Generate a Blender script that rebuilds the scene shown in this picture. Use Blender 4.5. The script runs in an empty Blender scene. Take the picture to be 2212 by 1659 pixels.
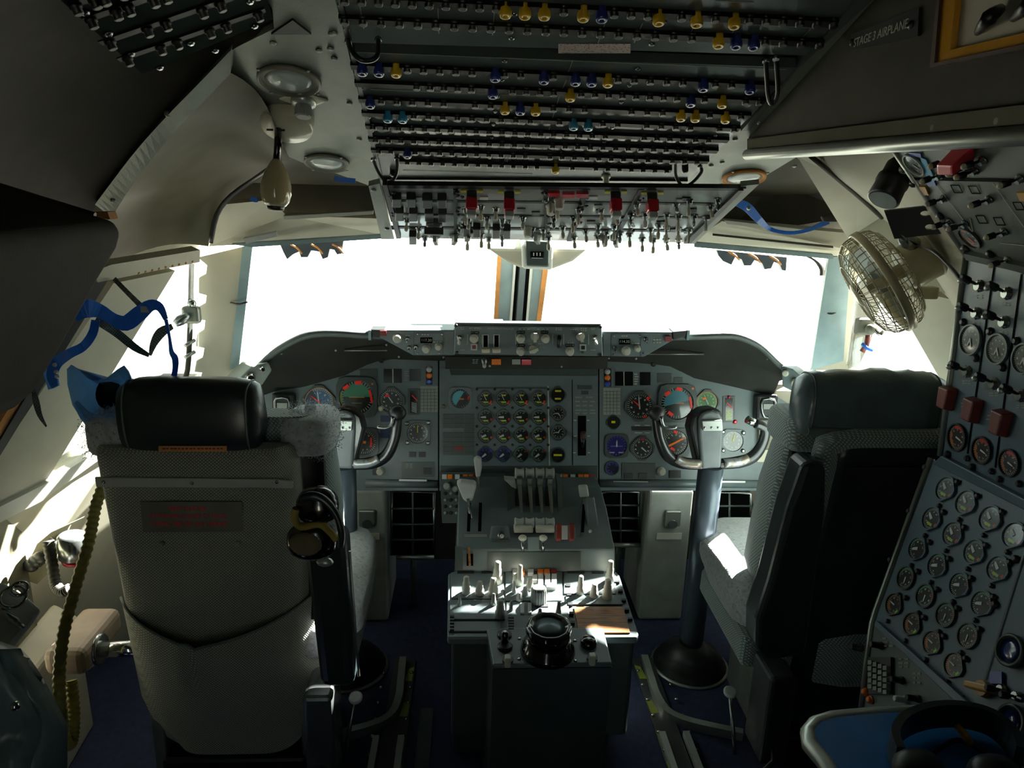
import bpy, bmesh, math, random
from mathutils import Vector, Matrix, noise
random.seed(7)
SC = bpy.context.scene
COL = SC.collection
PI = math.pi
# ------------------------------------------------------------------ camera
F, CX, CY = 1600.0, 1106.0, 829.5           # focal length and centre in pixels of the 2212x1659 frame
CAM = Vector((0.0, 0.0, 1.55))
RC = (Matrix.Rotation(math.radians(-3.3), 3, 'Z') @ Matrix.Rotation(math.radians(90 - 15.5), 3, 'X')
      @ Matrix.Rotation(math.radians(1.6), 3, 'Z'))
cd = bpy.data.cameras.new('camera'); cam = bpy.data.objects.new('camera', cd); COL.objects.link(cam)
cam.matrix_world = Matrix.Translation(CAM) @ RC.to_4x4()
cd.sensor_width = 36.0; cd.lens = 36.0 * F / 2212.0; cd.clip_start = 0.02; cd.clip_end = 500
SC.camera = cam
# ------------------------------------------------------------------ world, sun, exposure
SKY, SUN, EXPO = 9.0, 420.0, -1.72
w = bpy.data.worlds.new('sky'); SC.world = w; w.use_nodes = True
bg = w.node_tree.nodes['Background']; bg.inputs[0].default_value = (0.83, 1.0, 0.94, 1); bg.inputs[1].default_value = SKY
sl = bpy.data.lights.new('sun', 'SUN'); sl.energy = SUN; sl.angle = math.radians(0.8); sl.color = (1.0, 0.97, 0.9)
so = bpy.data.objects.new('sun', sl); COL.objects.link(so); so.location = (8, 8, 9)
SUN_FROM = Vector((1.2, 1.0, 1.15)).normalized()      # the direction the sunlight comes from
so.rotation_euler = SUN_FROM.to_track_quat('Z', 'Y').to_euler()
SC.view_settings.view_transform = 'Standard'; SC.view_settings.look = 'None'
SC.view_settings.gamma = 1.0; SC.view_settings.use_curve_mapping = False
SC.view_settings.exposure = EXPO
SC.cycles.use_denoising = True
SC.cycles.max_bounces = 10; SC.cycles.diffuse_bounces = 6; SC.cycles.glossy_bounces = 4
SC.cycles.sample_clamp_indirect = 8.0
# ------------------------------------------------------------------ pixel <-> place
def ray(x, y): return RC @ Vector(((x - CX) / F, -(y - CY) / F, -1.0))
def PY(x, y, Y):
    d = ray(x, y); return CAM + d * (Y / d.y)
def PZ(x, y, z):
    d = ray(x, y); return CAM + d * ((z - CAM.z) / d.z)
def PX(x, y, X):
    d = ray(x, y); return CAM + d * (X / d.x)
def depth(p): return -(RC.transposed() @ (Vector(p) - CAM)).z
def proj(p):
    q = RC.transposed() @ (Vector(p) - CAM); return CX + F * q.x / -q.z, CY - F * q.y / -q.z
class Pl:
    """a plane in the cockpit: origin o, normal n towards the viewer, up direction"""
    def __init__(s, o, n, up=(0, 0, 1)):
        s.o = Vector(o); s.n = Vector(n).normalized()
        s.u = Vector(up).cross(s.n).normalized(); s.v = s.n.cross(s.u).normalized()
    def p(s, x, y, off=0.0):
        d = ray(x, y); t = (s.o + s.n * off - CAM).dot(s.n) / d.dot(s.n); return CAM + d * t
    def M(s, x, y, rot=0.0, sx=1.0, sy=None, sz=1.0, off=0.0):
        return s.at(s.p(x, y, off), rot, sx, sy, sz)
    def at(s, pt, rot=0.0, sx=1.0, sy=None, sz=1.0):
        m = Matrix((s.u, s.v, s.n)).transposed().to_4x4(); m.translation = pt
        return m @ Matrix.Rotation(rot, 4, 'Z') @ Matrix.Diagonal((sx, sy if sy is not None else sx, sz, 1))
    def quad(s, x0, y0, x1, y1, off=0.0):
        return [s.p(x0, y1, off), s.p(x1, y1, off), s.p(x1, y0, off), s.p(x0, y0, off)]
    def poly(s, pts, off=0.0): return [s.p(x, y, off) for x, y in pts]
# ------------------------------------------------------------------ mesh building
WM = {}                                      # world matrix of every object made here
class MB:
    def __init__(s): s.v, s.f, s.sm = [], [], []
    def add(s, vs, fs, smooth=False):
        b = len(s.v); s.v += [Vector(p) for p in vs]; s.f += [tuple(i + b for i in f) for f in fs]
        s.sm += [smooth] * len(fs); return s
    def prism(s, pts, vec, taper=1.0):
        n = len(pts); vec = Vector(vec); pts = [Vector(p) for p in pts]
        c = sum(pts, Vector()) / n
        top = [c + (p - c) * taper + vec for p in pts]
        fs = [tuple(range(n))[::-1], tuple(range(n, 2 * n))] + [(i, (i + 1) % n, n + (i + 1) % n, n + i) for i in range(n)]
        return s.add(pts + top, fs)
    def box(s, c, d, rot=None):
        c = Vector(c); x, y, z = d[0] / 2, d[1] / 2, d[2] / 2
        vs = [Vector(q) for q in ((-x, -y, -z), (x, -y, -z), (x, y, -z), (-x, y, -z), (-x, -y, z), (x, -y, z), (x, y, z), (-x, y, z))]
        if rot is not None: vs = [rot @ q for q in vs]
        return s.add([c + q for q in vs], [(3, 2, 1, 0), (4, 5, 6, 7), (0, 1, 5, 4), (1, 2, 6, 5), (2, 3, 7, 6), (3, 0, 4, 7)])
    def rings(s, rings, closed=True, caps=True, smooth=True, loop=False):
        n = len(rings[0]); vs = [p for r in rings for p in r]; fs = []
        m = len(rings); seg = n if closed else n - 1
        for i in range(m if loop else m - 1):
            for j in range(seg):
                a, b = i * n + j, i * n + (j + 1) % n; c, d = ((i + 1) % m) * n + (j + 1) % n, ((i + 1) % m) * n + j
                fs.append((a, b, c, d))
        s.add(vs, fs, smooth)
        if caps and closed and not loop:
            s.add(rings[0], [tuple(range(n))[::-1]]); s.add(rings[-1], [tuple(range(n))])
        return s
    def lathe(s, prof, o=(0, 0, 0), axis=(0, 0, 1), n=20, sx=1.0, smooth=True, up=None, caps=True):
        """prof: list of (radius, height along axis)"""
        a = Vector(axis).normalized(); o = Vector(o)
        t = Vector(up) if up else (Vector((1, 0, 0)) if abs(a.x) < .9 else Vector((0, 1, 0)))
        u = (t - a * t.dot(a)).normalized(); v = a.cross(u)
        rg = [[o + a * h + (u * math.cos(2 * PI * k / n) * sx + v * math.sin(2 * PI * k / n)) * r for k in range(n)] for r, h in prof]
        return s.rings(rg, smooth=smooth, caps=caps)
    def cyl(s, a, b, r, r2=None, n=14, smooth=True):
        a, b = Vector(a), Vector(b); L = (b - a).length
        return s.lathe([(r, 0), (r2 if r2 is not None else r, L)], a, b - a, n, smooth=smooth)
    def tube(s, pts, r, n=8, sub=1, flat=None, smooth=True, loop=False):
        """a round (or, with flat=(w,h), a flat) bar along a path; r may be a list"""
        pts = [Vector(p) for p in pts]
        if sub > 1: pts, r = spline(pts, sub, r, loop)
        m = len(pts); rg = []; prev = None
        for i, p in enumerate(pts):
            if loop: t = pts[(i + 1) % m] - pts[i - 1]
            else: t = pts[min(i + 1, m - 1)] - pts[max(i - 1, 0)]
            t.normalize()
            if prev is None:
                up = Vector(flat[2]) if flat and len(flat) > 2 else (Vector((0, 0, 1)) if abs(t.z) < .9 else Vector((0, 1, 0)))
            else: up = prev
            u = (up - t * up.dot(t)).normalized(); v = t.cross(u); prev = u
            if flat:
                a, b = flat[0] / 2, flat[1] / 2
                rg.append([p + u * a + v * b, p - u * a + v * b, p - u * a - v * b, p + u * a - v * b])
            else:
                q = r[i] if isinstance(r, (list, tuple)) else r
                rg.append([p + (u * math.cos(2 * PI * k / n) + v * math.sin(2 * PI * k / n)) * q for k in range(n)])
        return s.rings(rg, smooth=smooth and not flat, loop=loop)
    def grid(s, rows, smooth=True, closed=False):
        return s.rings(rows, closed=closed, caps=False, smooth=smooth)
    def ball(s, c, r, n=12, m=8, sq=1.0):
        """r: 3 radii; sq<1 squarer"""
        c = Vector(c); r = (r, r, r) if not hasattr(r, '__len__') else r
        f = lambda t: math.copysign(abs(t) ** sq, t)
        rg = []
        for i in range(m + 1):
            a = -PI / 2 + PI * i / m
            ca, sa = f(math.cos(a)), f(math.sin(a))
            if i in (0, m): ca = 1e-4
            rg.append([c + Vector((r[0] * ca * f(math.cos(2 * PI * k / n)), r[1] * ca * f(math.sin(2 * PI * k / n)), r[2] * sa)) for k in range(n)])
        return s.rings(rg)
    def text(s, body, size, M, align='CENTER', ext=0.0004):
        c = bpy.data.curves.new('t', 'FONT'); c.body = body; c.size = size; c.align_x = align; c.align_y = 'CENTER'; c.extrude = ext / 2
        o = bpy.data.objects.new('t', c); me = bpy.data.meshes.new_from_object(o)
        s.add([M @ (v.co + Vector((0, 0, ext / 2))) for v in me.vertices], [tuple(p.vertices) for p in me.polygons])
        bpy.data.objects.remove(o); bpy.data.curves.remove(c); bpy.data.meshes.remove(me); return s
    def mesh(s, name, mat, inv=None, bev=0.0, seg=2, auto=None):
        me = bpy.data.meshes.new(name)
        vs = [inv @ p for p in s.v] if inv is not None else s.v
        me.from_pydata([tuple(p) for p in vs], [], s.f)
        me.polygons.foreach_set('use_smooth', s.sm)
        if bev or True:
            bm = bmesh.new(); bm.from_mesh(me)
            bmesh.ops.remove_doubles(bm, verts=bm.verts, dist=1e-6)
            bmesh.ops.recalc_face_normals(bm, faces=bm.faces)
            if bev:
                es = [e for e in bm.edges if len(e.link_faces) == 2 and e.calc_face_angle(0) > .5]
                bmesh.ops.bevel(bm, geom=es, offset=bev, segments=seg, affect='EDGES', profile=.5, clamp_overlap=True)
            bm.to_mesh(me); bm.free()
        me.materials.append(M_(mat)); me.update()
        return me
    def build(s, name, mat, parent=None, bev=0.0, seg=2):
        if parent is None:
            lo = [min(p[i] for p in s.v) for i in range(3)]; hi = [max(p[i] for p in s.v) for i in range(3)]
            W = Matrix.Translation(((lo[0] + hi[0]) / 2, (lo[1] + hi[1]) / 2, lo[2]))
        else: W = WM[parent]
        o = bpy.data.objects.new(name, s.mesh(name, mat, W.inverted(), bev, seg)); COL.objects.link(o)
        if parent is None: o.matrix_basis = W
        else: o.parent = parent
        WM[o] = W.copy(); return o
def spline(pts, sub, r=None, loop=False):
    out, ro = [], []; m = len(pts)
    for i in range(m if loop else m - 1):
        if loop: p0, p1, p2, p3 = pts[i - 1], pts[i], pts[(i + 1) % m], pts[(i + 2) % m]
        else: p0, p1, p2, p3 = pts[max(i - 1, 0)], pts[i], pts[i + 1], pts[min(i + 2, m - 1)]
        for k in range(sub):
            t = k / sub
            out.append(.5 * ((2 * p1) + (p2 - p0) * t + (2 * p0 - 5 * p1 + 4 * p2 - p3) * t * t + (3 * p1 - p0 - 3 * p2 + p3) * t ** 3))
            if isinstance(r, (list, tuple)): ro.append(r[i] * (1 - t) + r[(i + 1) % m] * t)
    if not loop:
        out.append(pts[-1])
        if isinstance(r, (list, tuple)): ro.append(r[-1])
    return out, (ro if isinstance(r, (list, tuple)) else r)
def inst(name, me, M, parent=None):
    """one more object of a shared mesh, standing at world matrix M"""
    o = bpy.data.objects.new(name, me); COL.objects.link(o)
    if parent is not None:
        o.parent = parent; o.matrix_basis = WM[parent].inverted() @ M
    else: o.matrix_basis = M
    WM[o] = M.copy(); return o
def tag(o, label=None, cat=None, group=None, kind=None):
    if label: o['label'] = label
    if cat: o['category'] = cat
    if group: o['group'] = group
    if kind: o['kind'] = kind
    return o
def thing(name, loc, label, cat, group=None):
    o = bpy.data.objects.new(name, None); COL.objects.link(o); o.empty_display_size = .05
    o.matrix_basis = Matrix.Translation(loc); WM[o] = Matrix.Translation(loc)
    return tag(o, label, cat, group)
def struct(name, mb, mat, bev=0.0, parent=None):
    o = mb.build(name, mat, parent, bev)
    if parent is None: o['kind'] = 'structure'
    return o
# ------------------------------------------------------------------ materials
def lin(h):
    c = [int(h[i:i + 2], 16) / 255 for i in (0, 2, 4)]
    return tuple((x / 12.92 if x <= .04045 else ((x + .055) / 1.055) ** 2.4) for x in c) + (1,)
MATS, SPEC = {}, {}
def M_(k):
    if k in MATS: return MATS[k]
    h, rough, metal, extra = SPEC[k]
    m = bpy.data.materials.new(k); m.use_nodes = True; nt = m.node_tree; N, L = nt.nodes, nt.links
    b = N['Principled BSDF']; b.inputs['Roughness'].default_value = rough; b.inputs['Metallic'].default_value = metal
    c = lin(h); b.inputs['Base Color'].default_value = c
    tc = N.new('ShaderNodeTexCoord')
    def nz(scale, detail=3):
        n = N.new('ShaderNodeTexNoise'); n.inputs['Scale'].default_value = scale; n.inputs['Detail'].default_value = detail
        L.new(tc.outputs['Object'], n.inputs['Vector']); return n
    def ramp(src, c0, c1, p0=.35, p1=.65):
        r = N.new('ShaderNodeValToRGB'); L.new(src, r.inputs[0]); e = r.color_ramp.elements
        e[0].position, e[1].position = p0, p1; e[0].color, e[1].color = c0, c1; return r
    def bump(src, s, d=.002):
        q = N.new('ShaderNodeBump'); q.inputs['Strength'].default_value = s; q.inputs['Distance'].default_value = d
        L.new(src, q.inputs['Height']); L.new(q.outputs[0], b.inputs['Normal'])
    def math_(op, a, v):
        q = N.new('ShaderNodeMath'); q.operation = op
        for i, z in enumerate((a, v)):
            if z is None: continue
            if isinstance(z, (int, float)): q.inputs[i].default_value = z
            else: L.new(z, q.inputs[i])
        return q.outputs[0]
    var = extra.get('var', .12)
    dk = tuple(x * (1 - var) for x in c[:3]) + (1,); lt = tuple(min(1, x * (1 + var)) for x in c[:3]) + (1,)
    r = ramp(nz(extra.get('scale', 14)).outputs[0], dk, lt); L.new(r.outputs[0], b.inputs['Base Color'])
    if extra.get('grain'): bump(nz(extra['grain'], 2).outputs[0], extra.get('gs', .15))
    if 'weave' in extra:
        sp = N.new('ShaderNodeSeparateXYZ'); L.new(tc.outputs['Object'], sp.inputs[0]); q = extra['weave']
        a = math_('SINE', math_('MULTIPLY', math_('ADD', sp.outputs[0], sp.outputs[1]), q), None)
        d = math_('SINE', math_('MULTIPLY', sp.outputs[2], q), None)
        wv = math_('MULTIPLY', a, d)
        r2 = ramp(wv, tuple(x * .45 for x in c[:3]) + (1,), tuple(min(1, x * 1.5) for x in c[:3]) + (1,), .0, .8)
        L.new(r2.outputs[0], b.inputs['Base Color']); bump(wv, .6, .001)
    if extra.get('coat'): b.inputs['Coat Weight'].default_value = extra['coat']; b.inputs['Coat Roughness'].default_value = .06
    if 'spec' in extra: b.inputs['Specular IOR Level'].default_value = extra['spec']
    if extra.get('sheen'): b.inputs['Sheen Weight'].default_value = extra['sheen']
    if extra.get('trans'):
        b.inputs['Transmission Weight'].default_value = extra['trans']
    if extra.get('emit'):
        b.inputs['Emission Color'].default_value = c; b.inputs['Emission Strength'].default_value = extra['emit']
    if extra.get('tl'):
        tb_ = N.new('ShaderNodeBsdfTranslucent'); tb_.inputs[0].default_value = c; mx_ = N.new('ShaderNodeMixShader'); mx_.inputs[0].default_value = extra['tl']
        L.new(b.outputs[0], mx_.inputs[1]); L.new(tb_.outputs[0], mx_.inputs[2]); L.new(mx_.outputs[0], N['Material Output'].inputs[0])
    if extra.get('sub'): b.inputs['Subsurface Weight'].default_value = extra['sub']; b.inputs['Subsurface Radius'].default_value = (.01, .01, .01)
    if 'fleck' in extra:
        h2, th = extra['fleck']; n2 = nz(extra.get('fs', 90), 4)
        mx = N.new('ShaderNodeMix'); mx.data_type = 'RGBA'
        st = ramp(n2.outputs[0], (0, 0, 0, 1), (1, 1, 1, 1), th, th + .04)
        L.new(st.outputs[0], mx.inputs[0]); L.new(b.inputs['Base Color'].links[0].from_socket, mx.inputs[6]); mx.inputs[7].default_value = lin(h2)
        L.new(mx.outputs[2], b.inputs['Base Color'])
    if 'streak' in extra:                    # wood-like streaks along x
        mp = N.new('ShaderNodeMapping'); mp.inputs['Scale'].default_value = extra['streak']
        L.new(tc.outputs['Object'], mp.inputs[0]); n3 = N.new('ShaderNodeTexNoise'); n3.inputs['Scale'].default_value = 1; n3.inputs['Detail'].default_value = 5
        L.new(mp.outputs[0], n3.inputs['Vector'])
        r3 = ramp(n3.outputs[0], tuple(x * .5 for x in c[:3]) + (1,), tuple(min(1, x * 1.5) for x in c[:3]) + (1,))
        L.new(r3.outputs[0], b.inputs['Base Color'])
    if 'dial' in extra:                      # printed scale on a unit disc
        d = extra['dial']; sp = N.new('ShaderNodeSeparateXYZ'); L.new(tc.outputs['Object'], sp.inputs[0])
        rr = math_('SQRT', math_('ADD', math_('MULTIPLY', sp.outputs[0], sp.outputs[0]), math_('MULTIPLY', sp.outputs[1], sp.outputs[1])), None)
        an = math_('ARCTAN2', sp.outputs[0], sp.outputs[1])          # 0 at the top, clockwise positive
        a01 = math_('ADD', math_('DIVIDE', an, 2 * PI), .5)
        def band(src, lo, hi): return math_('MULTIPLY', math_('GREATER_THAN', src, lo), math_('LESS_THAN', src, hi))
        col = b.inputs['Base Color'].links[0].from_socket
        def over(col, mask, hx):
            mx = N.new('ShaderNodeMix'); mx.data_type = 'RGBA'; L.new(mask, mx.inputs[0]); L.new(col, mx.inputs[6])
            mx.inputs[7].default_value = lin(hx); return mx.outputs[2]
        n = d.get('n', 30); tk = None
        if n > 1: tk = math_('MULTIPLY', math_('LESS_THAN', math_('FRACT', math_('MULTIPLY', a01, n), None), .28), band(rr, .78, .95))
        sc = d.get('gap', (0, 0))
        if tk is not None: col = over(col, math_('MULTIPLY', tk, math_('SUBTRACT', 1.0, band(a01, sc[0], sc[1]))), d.get('tick', 'c8ccc0'))
        nb = math_('MULTIPLY', math_('LESS_THAN', math_('FRACT', math_('MULTIPLY', a01, d.get('num', 10)), None), .38), band(rr, .55, .7))
        nn = nz(14, 2); nb = math_('MULTIPLY', nb, math_('GREATER_THAN', nn.outputs[0], .47))
        nb = math_('MULTIPLY', nb, math_('SUBTRACT', 1.0, band(a01, sc[0], sc[1])))
        if d.get('num', 10) > 1: col = over(col, nb, d.get('numc', d.get('tick', 'c8ccc0')))
        for lo, hi, r0, r1, hx in d.get('arcs', ()):
            col = over(col, math_('MULTIPLY', band(a01, lo, hi), band(rr, r0, r1)), hx)
        for x0, x1, y0, y1, hx in d.get('rects', ()):
            col = over(col, math_('MULTIPLY', band(sp.outputs[0], x0, x1), band(sp.outputs[1], y0, y1)), hx)
        for nx, ny, off, hx in d.get('half', ()):
            e = math_('ADD', math_('MULTIPLY', sp.outputs[0], nx), math_('MULTIPLY', sp.outputs[1], ny))
            col = over(col, math_('MULTIPLY', math_('GREATER_THAN', e, off), math_('LESS_THAN', rr, .8)), hx)
        L.new(col, b.inputs['Base Color'])
    MATS[k] = m; return m
def mat(k, h, rough=.5, metal=0.0, **e): SPEC[k] = (h, rough, metal, e)
mat('panel', '5a6668', .38, 0, var=.08, grain=240, gs=.05)
mat('panel_dark', '39423f', .35, 0, var=.08)
mat('overhead', '47504e', .2, .0, var=.06, coat=.25)
mat('switch_panel', 'b2b8b5', .16, .0, var=.06, coat=.5)
mat('strip', '090a0a', .6, spec=.15)
mat('black', '101112', .42)
mat('black_gloss', '08090a', .18, coat=.5)
mat('void', '040505', .9, spec=.05)
mat('hood', '2b2c29', .85, spec=.2, grain=500, gs=.2)
mat('lip', '4e5555', .55, grain=400, gs=.1)
mat('olive_dark', '403e2e', .55, spec=.15, grain=260, gs=.08)
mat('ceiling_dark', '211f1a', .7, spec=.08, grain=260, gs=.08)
mat('breaker_dark', '1d2322', .9, var=.1, spec=.0)
mat('liner', 'bfbaa6', .55, grain=300, gs=.08, var=.05)
mat('liner_olive', '77755f', .5, grain=260, gs=.08)
mat('ceil_metal', '6a7167', .38, .25, grain=420, gs=.25, var=.12)
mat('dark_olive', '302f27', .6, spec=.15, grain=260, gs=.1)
mat('rib', '868c83', .32, .35, grain=420, gs=.2)
mat('white_paint', 'dcdbd0', .4, grain=200, gs=.05, var=.05)
mat('post_blue', '8aa0a4', .35, .2)
mat('sealant', 'c98a4b', .7, var=.2)
mat('alu', 'c4c8c2', .36, .75, var=.06)
mat('strip_metal', 'd4d6cc', .4, .2, var=.06)
mat('alu_dull', '8f948c', .42, .8, var=.1)
mat('chrome', 'd8dcdc', .12, 1.0, var=.03)
mat('steel', '9aa0a0', .25, .9)
mat('cream', 'd9d2b8', .35, coat=.3, var=.05)
mat('lamp_shade', 'b9ac84', .2, coat=.7, var=.06)
mat('knob_white', 'd6d4c6', .4, var=.06)
mat('knob_grey', '8d918c', .5)
mat('white_key', 'd5d8d6', .4)
mat('orange', 'e2741c', .4, var=.05)
mat('red', 'b3122c', .35, coat=.4, var=.08)
mat('red_dim', '6d1c20', .4)
mat('guard_brown', '6a2b25', .45)
mat('red_glow', 'ff2a14', .4, var=.02)
mat('orange_glow', 'ff7a1e', .4)
mat('yellow', 'ffc818', .35, coat=.4, var=.1)
mat('yellow_mark', 'd8d420', .4)
mat('lime', 'b6d43a', .4)
mat('cap_blue', '1a2a6e', .35, coat=.3)
mat('cap_cyan', '2f8fb4', .3, coat=.4)
mat('lamp_blue', '27408f', .3, coat=.3)
mat('print', 'b9bcaa', .6)
mat('print_dim', '7d8474', .6)
mat('text_red', 'ff2a34', .5)
mat('placard', '8a9088', .45)
mat('placard_olive', '66675a', .5)
mat('placard_dark', '2e3131', .4, .2)
mat('sticker', 'b9a9a0', .6, fleck=('7d6a66', .55), fs=300)
mat('wood', '8a5a2c', .4, streak=(20, 260, 20))
mat('seat_cloth', '9da193', .85, weave=820, sheen=.3)
mat('seat_knit', 'a8b8b6', .9, weave=700, sheen=.5)
mat('leather', '20292b', .32, grain=180, gs=.12, var=.1)
mat('leather_soft', '5a6c71', .3, grain=60, gs=.3, var=.12)
mat('piping', '55605c', .5)
mat('fleece', 'c2c6c8', .95, sheen=.8, var=.14, scale=70, fleck=('9a9fa2', .58), fs=110, grain=160, gs=.7)
mat('tan_foam', '8a7a35', .8, grain=150, gs=.4)
mat('cup_inner', '5a5236', .7)
mat('carpet', '17213c', .95, grain=500, gs=.6, var=.3, scale=60)
mat('kick_panel', '8f948c', .5, grain=200, gs=.1)
mat('primer', '6f7a2a', .6, var=.25)
mat('mask_blue', '8cc4ee', .35, tl=.5, var=.05)
mat('strap_blue', '2a72c4', .4, tl=.3, var=.1)
mat('mask_dark', '0d1526', .5)
mat('mesh_strap', '55605a', .8, weave=900)
mat('hose', '8a8442', .45, var=.15)
mat('hose_dark', '4a4a44', .5)
mat('beige_pad', '9c8c7c', .5, grain=200, gs=.1)
mat('fan_cage', 'b2a987', .4, coat=.2)
mat('fan_body', 'a79f80', .4, coat=.2)
mat('table_blue', '146cb0', .42, coat=.15, var=.06)
mat('jacket', '55686c', .35, grain=30, gs=.4)
mat('brown', '3a241c', .6)
mat('amber', 'b98316', .3, coat=.4)
mat('lens', '9aa6a0', .3, coat=.4, grain=80, gs=.4)
mat('paper', 'cfc9b4', .7, var=.1)
mat('fe_panel', '485d6a', .42, 0, var=.07, grain=240, gs=.05)
mat('fe_panel_grey', '474d49', .42, 0, var=.08)
mat('fe_dark', '4a5656', .4)
mat('screen_blue', '1a2a5e', .2, coat=.6)
mat('screen_purple', '24215e', .2, coat=.5)
mat('navy', '16284f', .4)
mat('yoke_grey', '62686a', .5, grain=300, gs=.08)
mat('yoke_black', '1a1d1f', .3, coat=.3, grain=200, gs=.1)
mat('worn_grip', '8d8478', .35, .5, fleck=('b9bcc0', .5), fs=40)
mat('column_grey', '4c5660', .3, .3)
mat('rubber', '1b1e1c', .45, grain=200, gs=.2)
mat('apron', 'b9b6aa', .9, var=.08, scale=.3)
mat('leaf', '4a5f40', .7, var=.3, scale=2)
mat('bark', '5a4a3a', .8)
BD = dict(tick='c8ccc0')
mat('dial_plain', '0c0e0e', .3, coat=.8, dial=dict(n=36, num=10))
mat('dial_engine', '0c0f0e', .3, coat=.7, dial=dict(n=40, num=9, gap=(.62, .9), rects=((-.32, .38, -.62, -.38, 'a9c83a'),), arcs=((.78, .84, .7, .97, 'd8461e'), (.3, .6, .95, 1.0, '3f9a6a'))))
mat('dial_engine2', '0c0f0e', .3, coat=.7, dial=dict(n=40, num=9, gap=(.62, .9), rects=((-.32, .38, -.62, -.38, 'a9c83a'), (-.2, .3, .34, .56, 'd8d420')), arcs=((.8, .9, .74, .99, 'e0521e'),)))
mat('dial_oil', '0c0f0e', .3, coat=.7, dial=dict(n=30, num=8, gap=(.7, .95), arcs=((.62, .7, .8, .97, 'b03028'), (.2, .55, .9, .98, '3f9a6a'))))
mat('dial_oil_blue', '11122a', .3, coat=.7, dial=dict(n=30, num=8, gap=(.7, .95), tick='6f78d8', arcs=((.62, .7, .8, .97, '4a4ac8'),)))
mat('dial_green', '0c0f0e', .3, coat=.7, dial=dict(n=30, num=8, gap=(.05, .2), arcs=((.2, .62, .88, .97, '3f9a6a'), (.62, .72, .8, .97, 'b03028'))))
mat('dial_orange', '14100c', .3, coat=.7, dial=dict(n=30, num=8, tick='c8a890', arcs=((.05, .25, .55, .8, 'a0602a'), (.66, .78, .5, .95, '1c1816'), (.78, .86, .7, .96, '7fd82a'))))
mat('dial_sky_reflect', '35587e', .25, coat=.9, dial=dict(n=40, num=10, tick='c9b8a8', arcs=((0, 1, .93, 1.01, 'c8854a'), (.25, .42, .3, .92, '2a3040'), (.08, .24, .3, .9, '2c3a58'))))  # blue of the reflected sky is painted into this dial face
mat('dial_adi_green', '14160e', .25, coat=.9, dial=dict(n=36, num=0.01, tick='8a9088', half=((0, 1, .02, '2f6f52'),), rects=((-.45, .45, -.03, .05, 'b87a1e'), (-.3, .3, -.36, -.32, '6a5a30'), (-.98, -.84, -.5, .3, '6a7a2a'))))
mat('dial_adi_blue', '101614', .25, coat=.9, dial=dict(n=36, num=0.01, tick='8a9088', half=((-.25, .97, .0, '37707c'),), rects=((-.45, .45, -.04, .05, 'a85a2a'),)))
mat('dial_standby', '0c0e0e', .25, coat=.9, dial=dict(n=24, num=0.01, tick='70787a', half=((-.86, .5, .02, '4a9aa8'),), rects=((-.3, .4, -.12, .04, 'b8672a'),)))
mat('dial_green_reflect', '3c6a38', .25, coat=.9, dial=dict(n=44, num=12, tick='a8c890', arcs=((0.2, .8, .92, 1.01, 'c8703a'), (.3, .5, .1, .5, '2a4a28'))))  # green of a reflection is painted into the dial colour
mat('dial_hsi', '1c1e1c', .3, coat=.8, dial=dict(n=36, num=12, tick='b0b4a8', rects=((-.9, .9, -.07, .07, '2a2c2a'),)))
mat('dial_purple', '231d5a', .25, coat=.8, dial=dict(n=20, num=0.01, tick='5a58a8', rects=((-.75, -.2, -.72, -.6, 'b8b0c8'), (.2, .75, -.72, -.6, 'b8b0c8'), (-.6, .6, -.1, .02, '6a60a0'))))
mat('dial_pair', '0a0b0b', .3, coat=.8, dial=dict(n=0.01, num=0.01, rects=((-.4, .45, .42, .66, 'd8d420'), (-.4, .45, -.66, -.42, 'd8d420'))))
mat('dial_bar', '0a0b0b', .3, coat=.8, dial=dict(n=0.01, num=0.01, rects=((-.6, .6, -.14, .14, 'e8e010'),)))
mat('dial_yaw', '0a0b0b', .3, coat=.8, dial=dict(n=0.01, num=0.01, rects=((-.3, .3, -.15, .2, 'd8d420'),)))
mat('dial_red', '160e0e', .3, coat=.7, dial=dict(n=30, num=9, tick='b8b0a0', arcs=((.4, .6, .7, .92, 'c03028'), (.05, .3, .62, .86, 'a8622a'))))
# ================================================================== the planes of the place
C0 = 0.185                                            # the aircraft's centre line
H = Pl((.18, 1.5, 1.7155), (0, -.343, -.939), (0, -.939, .343))      # ceiling / breaker panel slope
S = Pl((.195, 1.84, 1.464), (0, -.425, -.905), (0, -.905, .425))     # switch panel slope
H.u, H.v = Vector((1, 0, 0)), H.n.cross(Vector((1, 0, 0)))
S.u, S.v = Vector((1, 0, 0)), S.n.cross(Vector((1, 0, 0)))
IP = Pl((C0, 2.30, .88), (0, -.978, .208))            # instrument panel
LW = Pl((-.74, 2.3, 1.1), (.879, -.362, -.309))       # left side wall
RW = Pl((2 * C0 + .74, 2.3, 1.1), (-.879, -.362, -.309))
FV = Pl((.95, 1.3, 1.2), (-1, 0, 0))                  # flight engineer's upright panel
FL = Pl((.95, 1.3, .985), (-.942, 0, .336))           # its lower, sloping part
FU = Pl((.937, 1.38, 1.434), (-.72, 0, -.694))        # its upper, overhanging part
XF = Pl((.60, 1.3, 1.7), (-1, 0, 0))                  # inboard face of the engineer's overhead fairing
def mir(p): return Vector((2 * C0 - p.x, p.y, p.z))
def prism_px(pl, pts, th, off=0.0):
    return MB().prism(pl.poly(pts, off), pl.n * -th)
def surf(pts, th=.012, vec=(0, 1, .3)):
    """a panel through (px, py, Y) points, thickened away from the viewer"""
    return MB().prism([PY(x, y, Y) for x, y, Y in pts], Vector(vec).normalized() * th)
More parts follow.
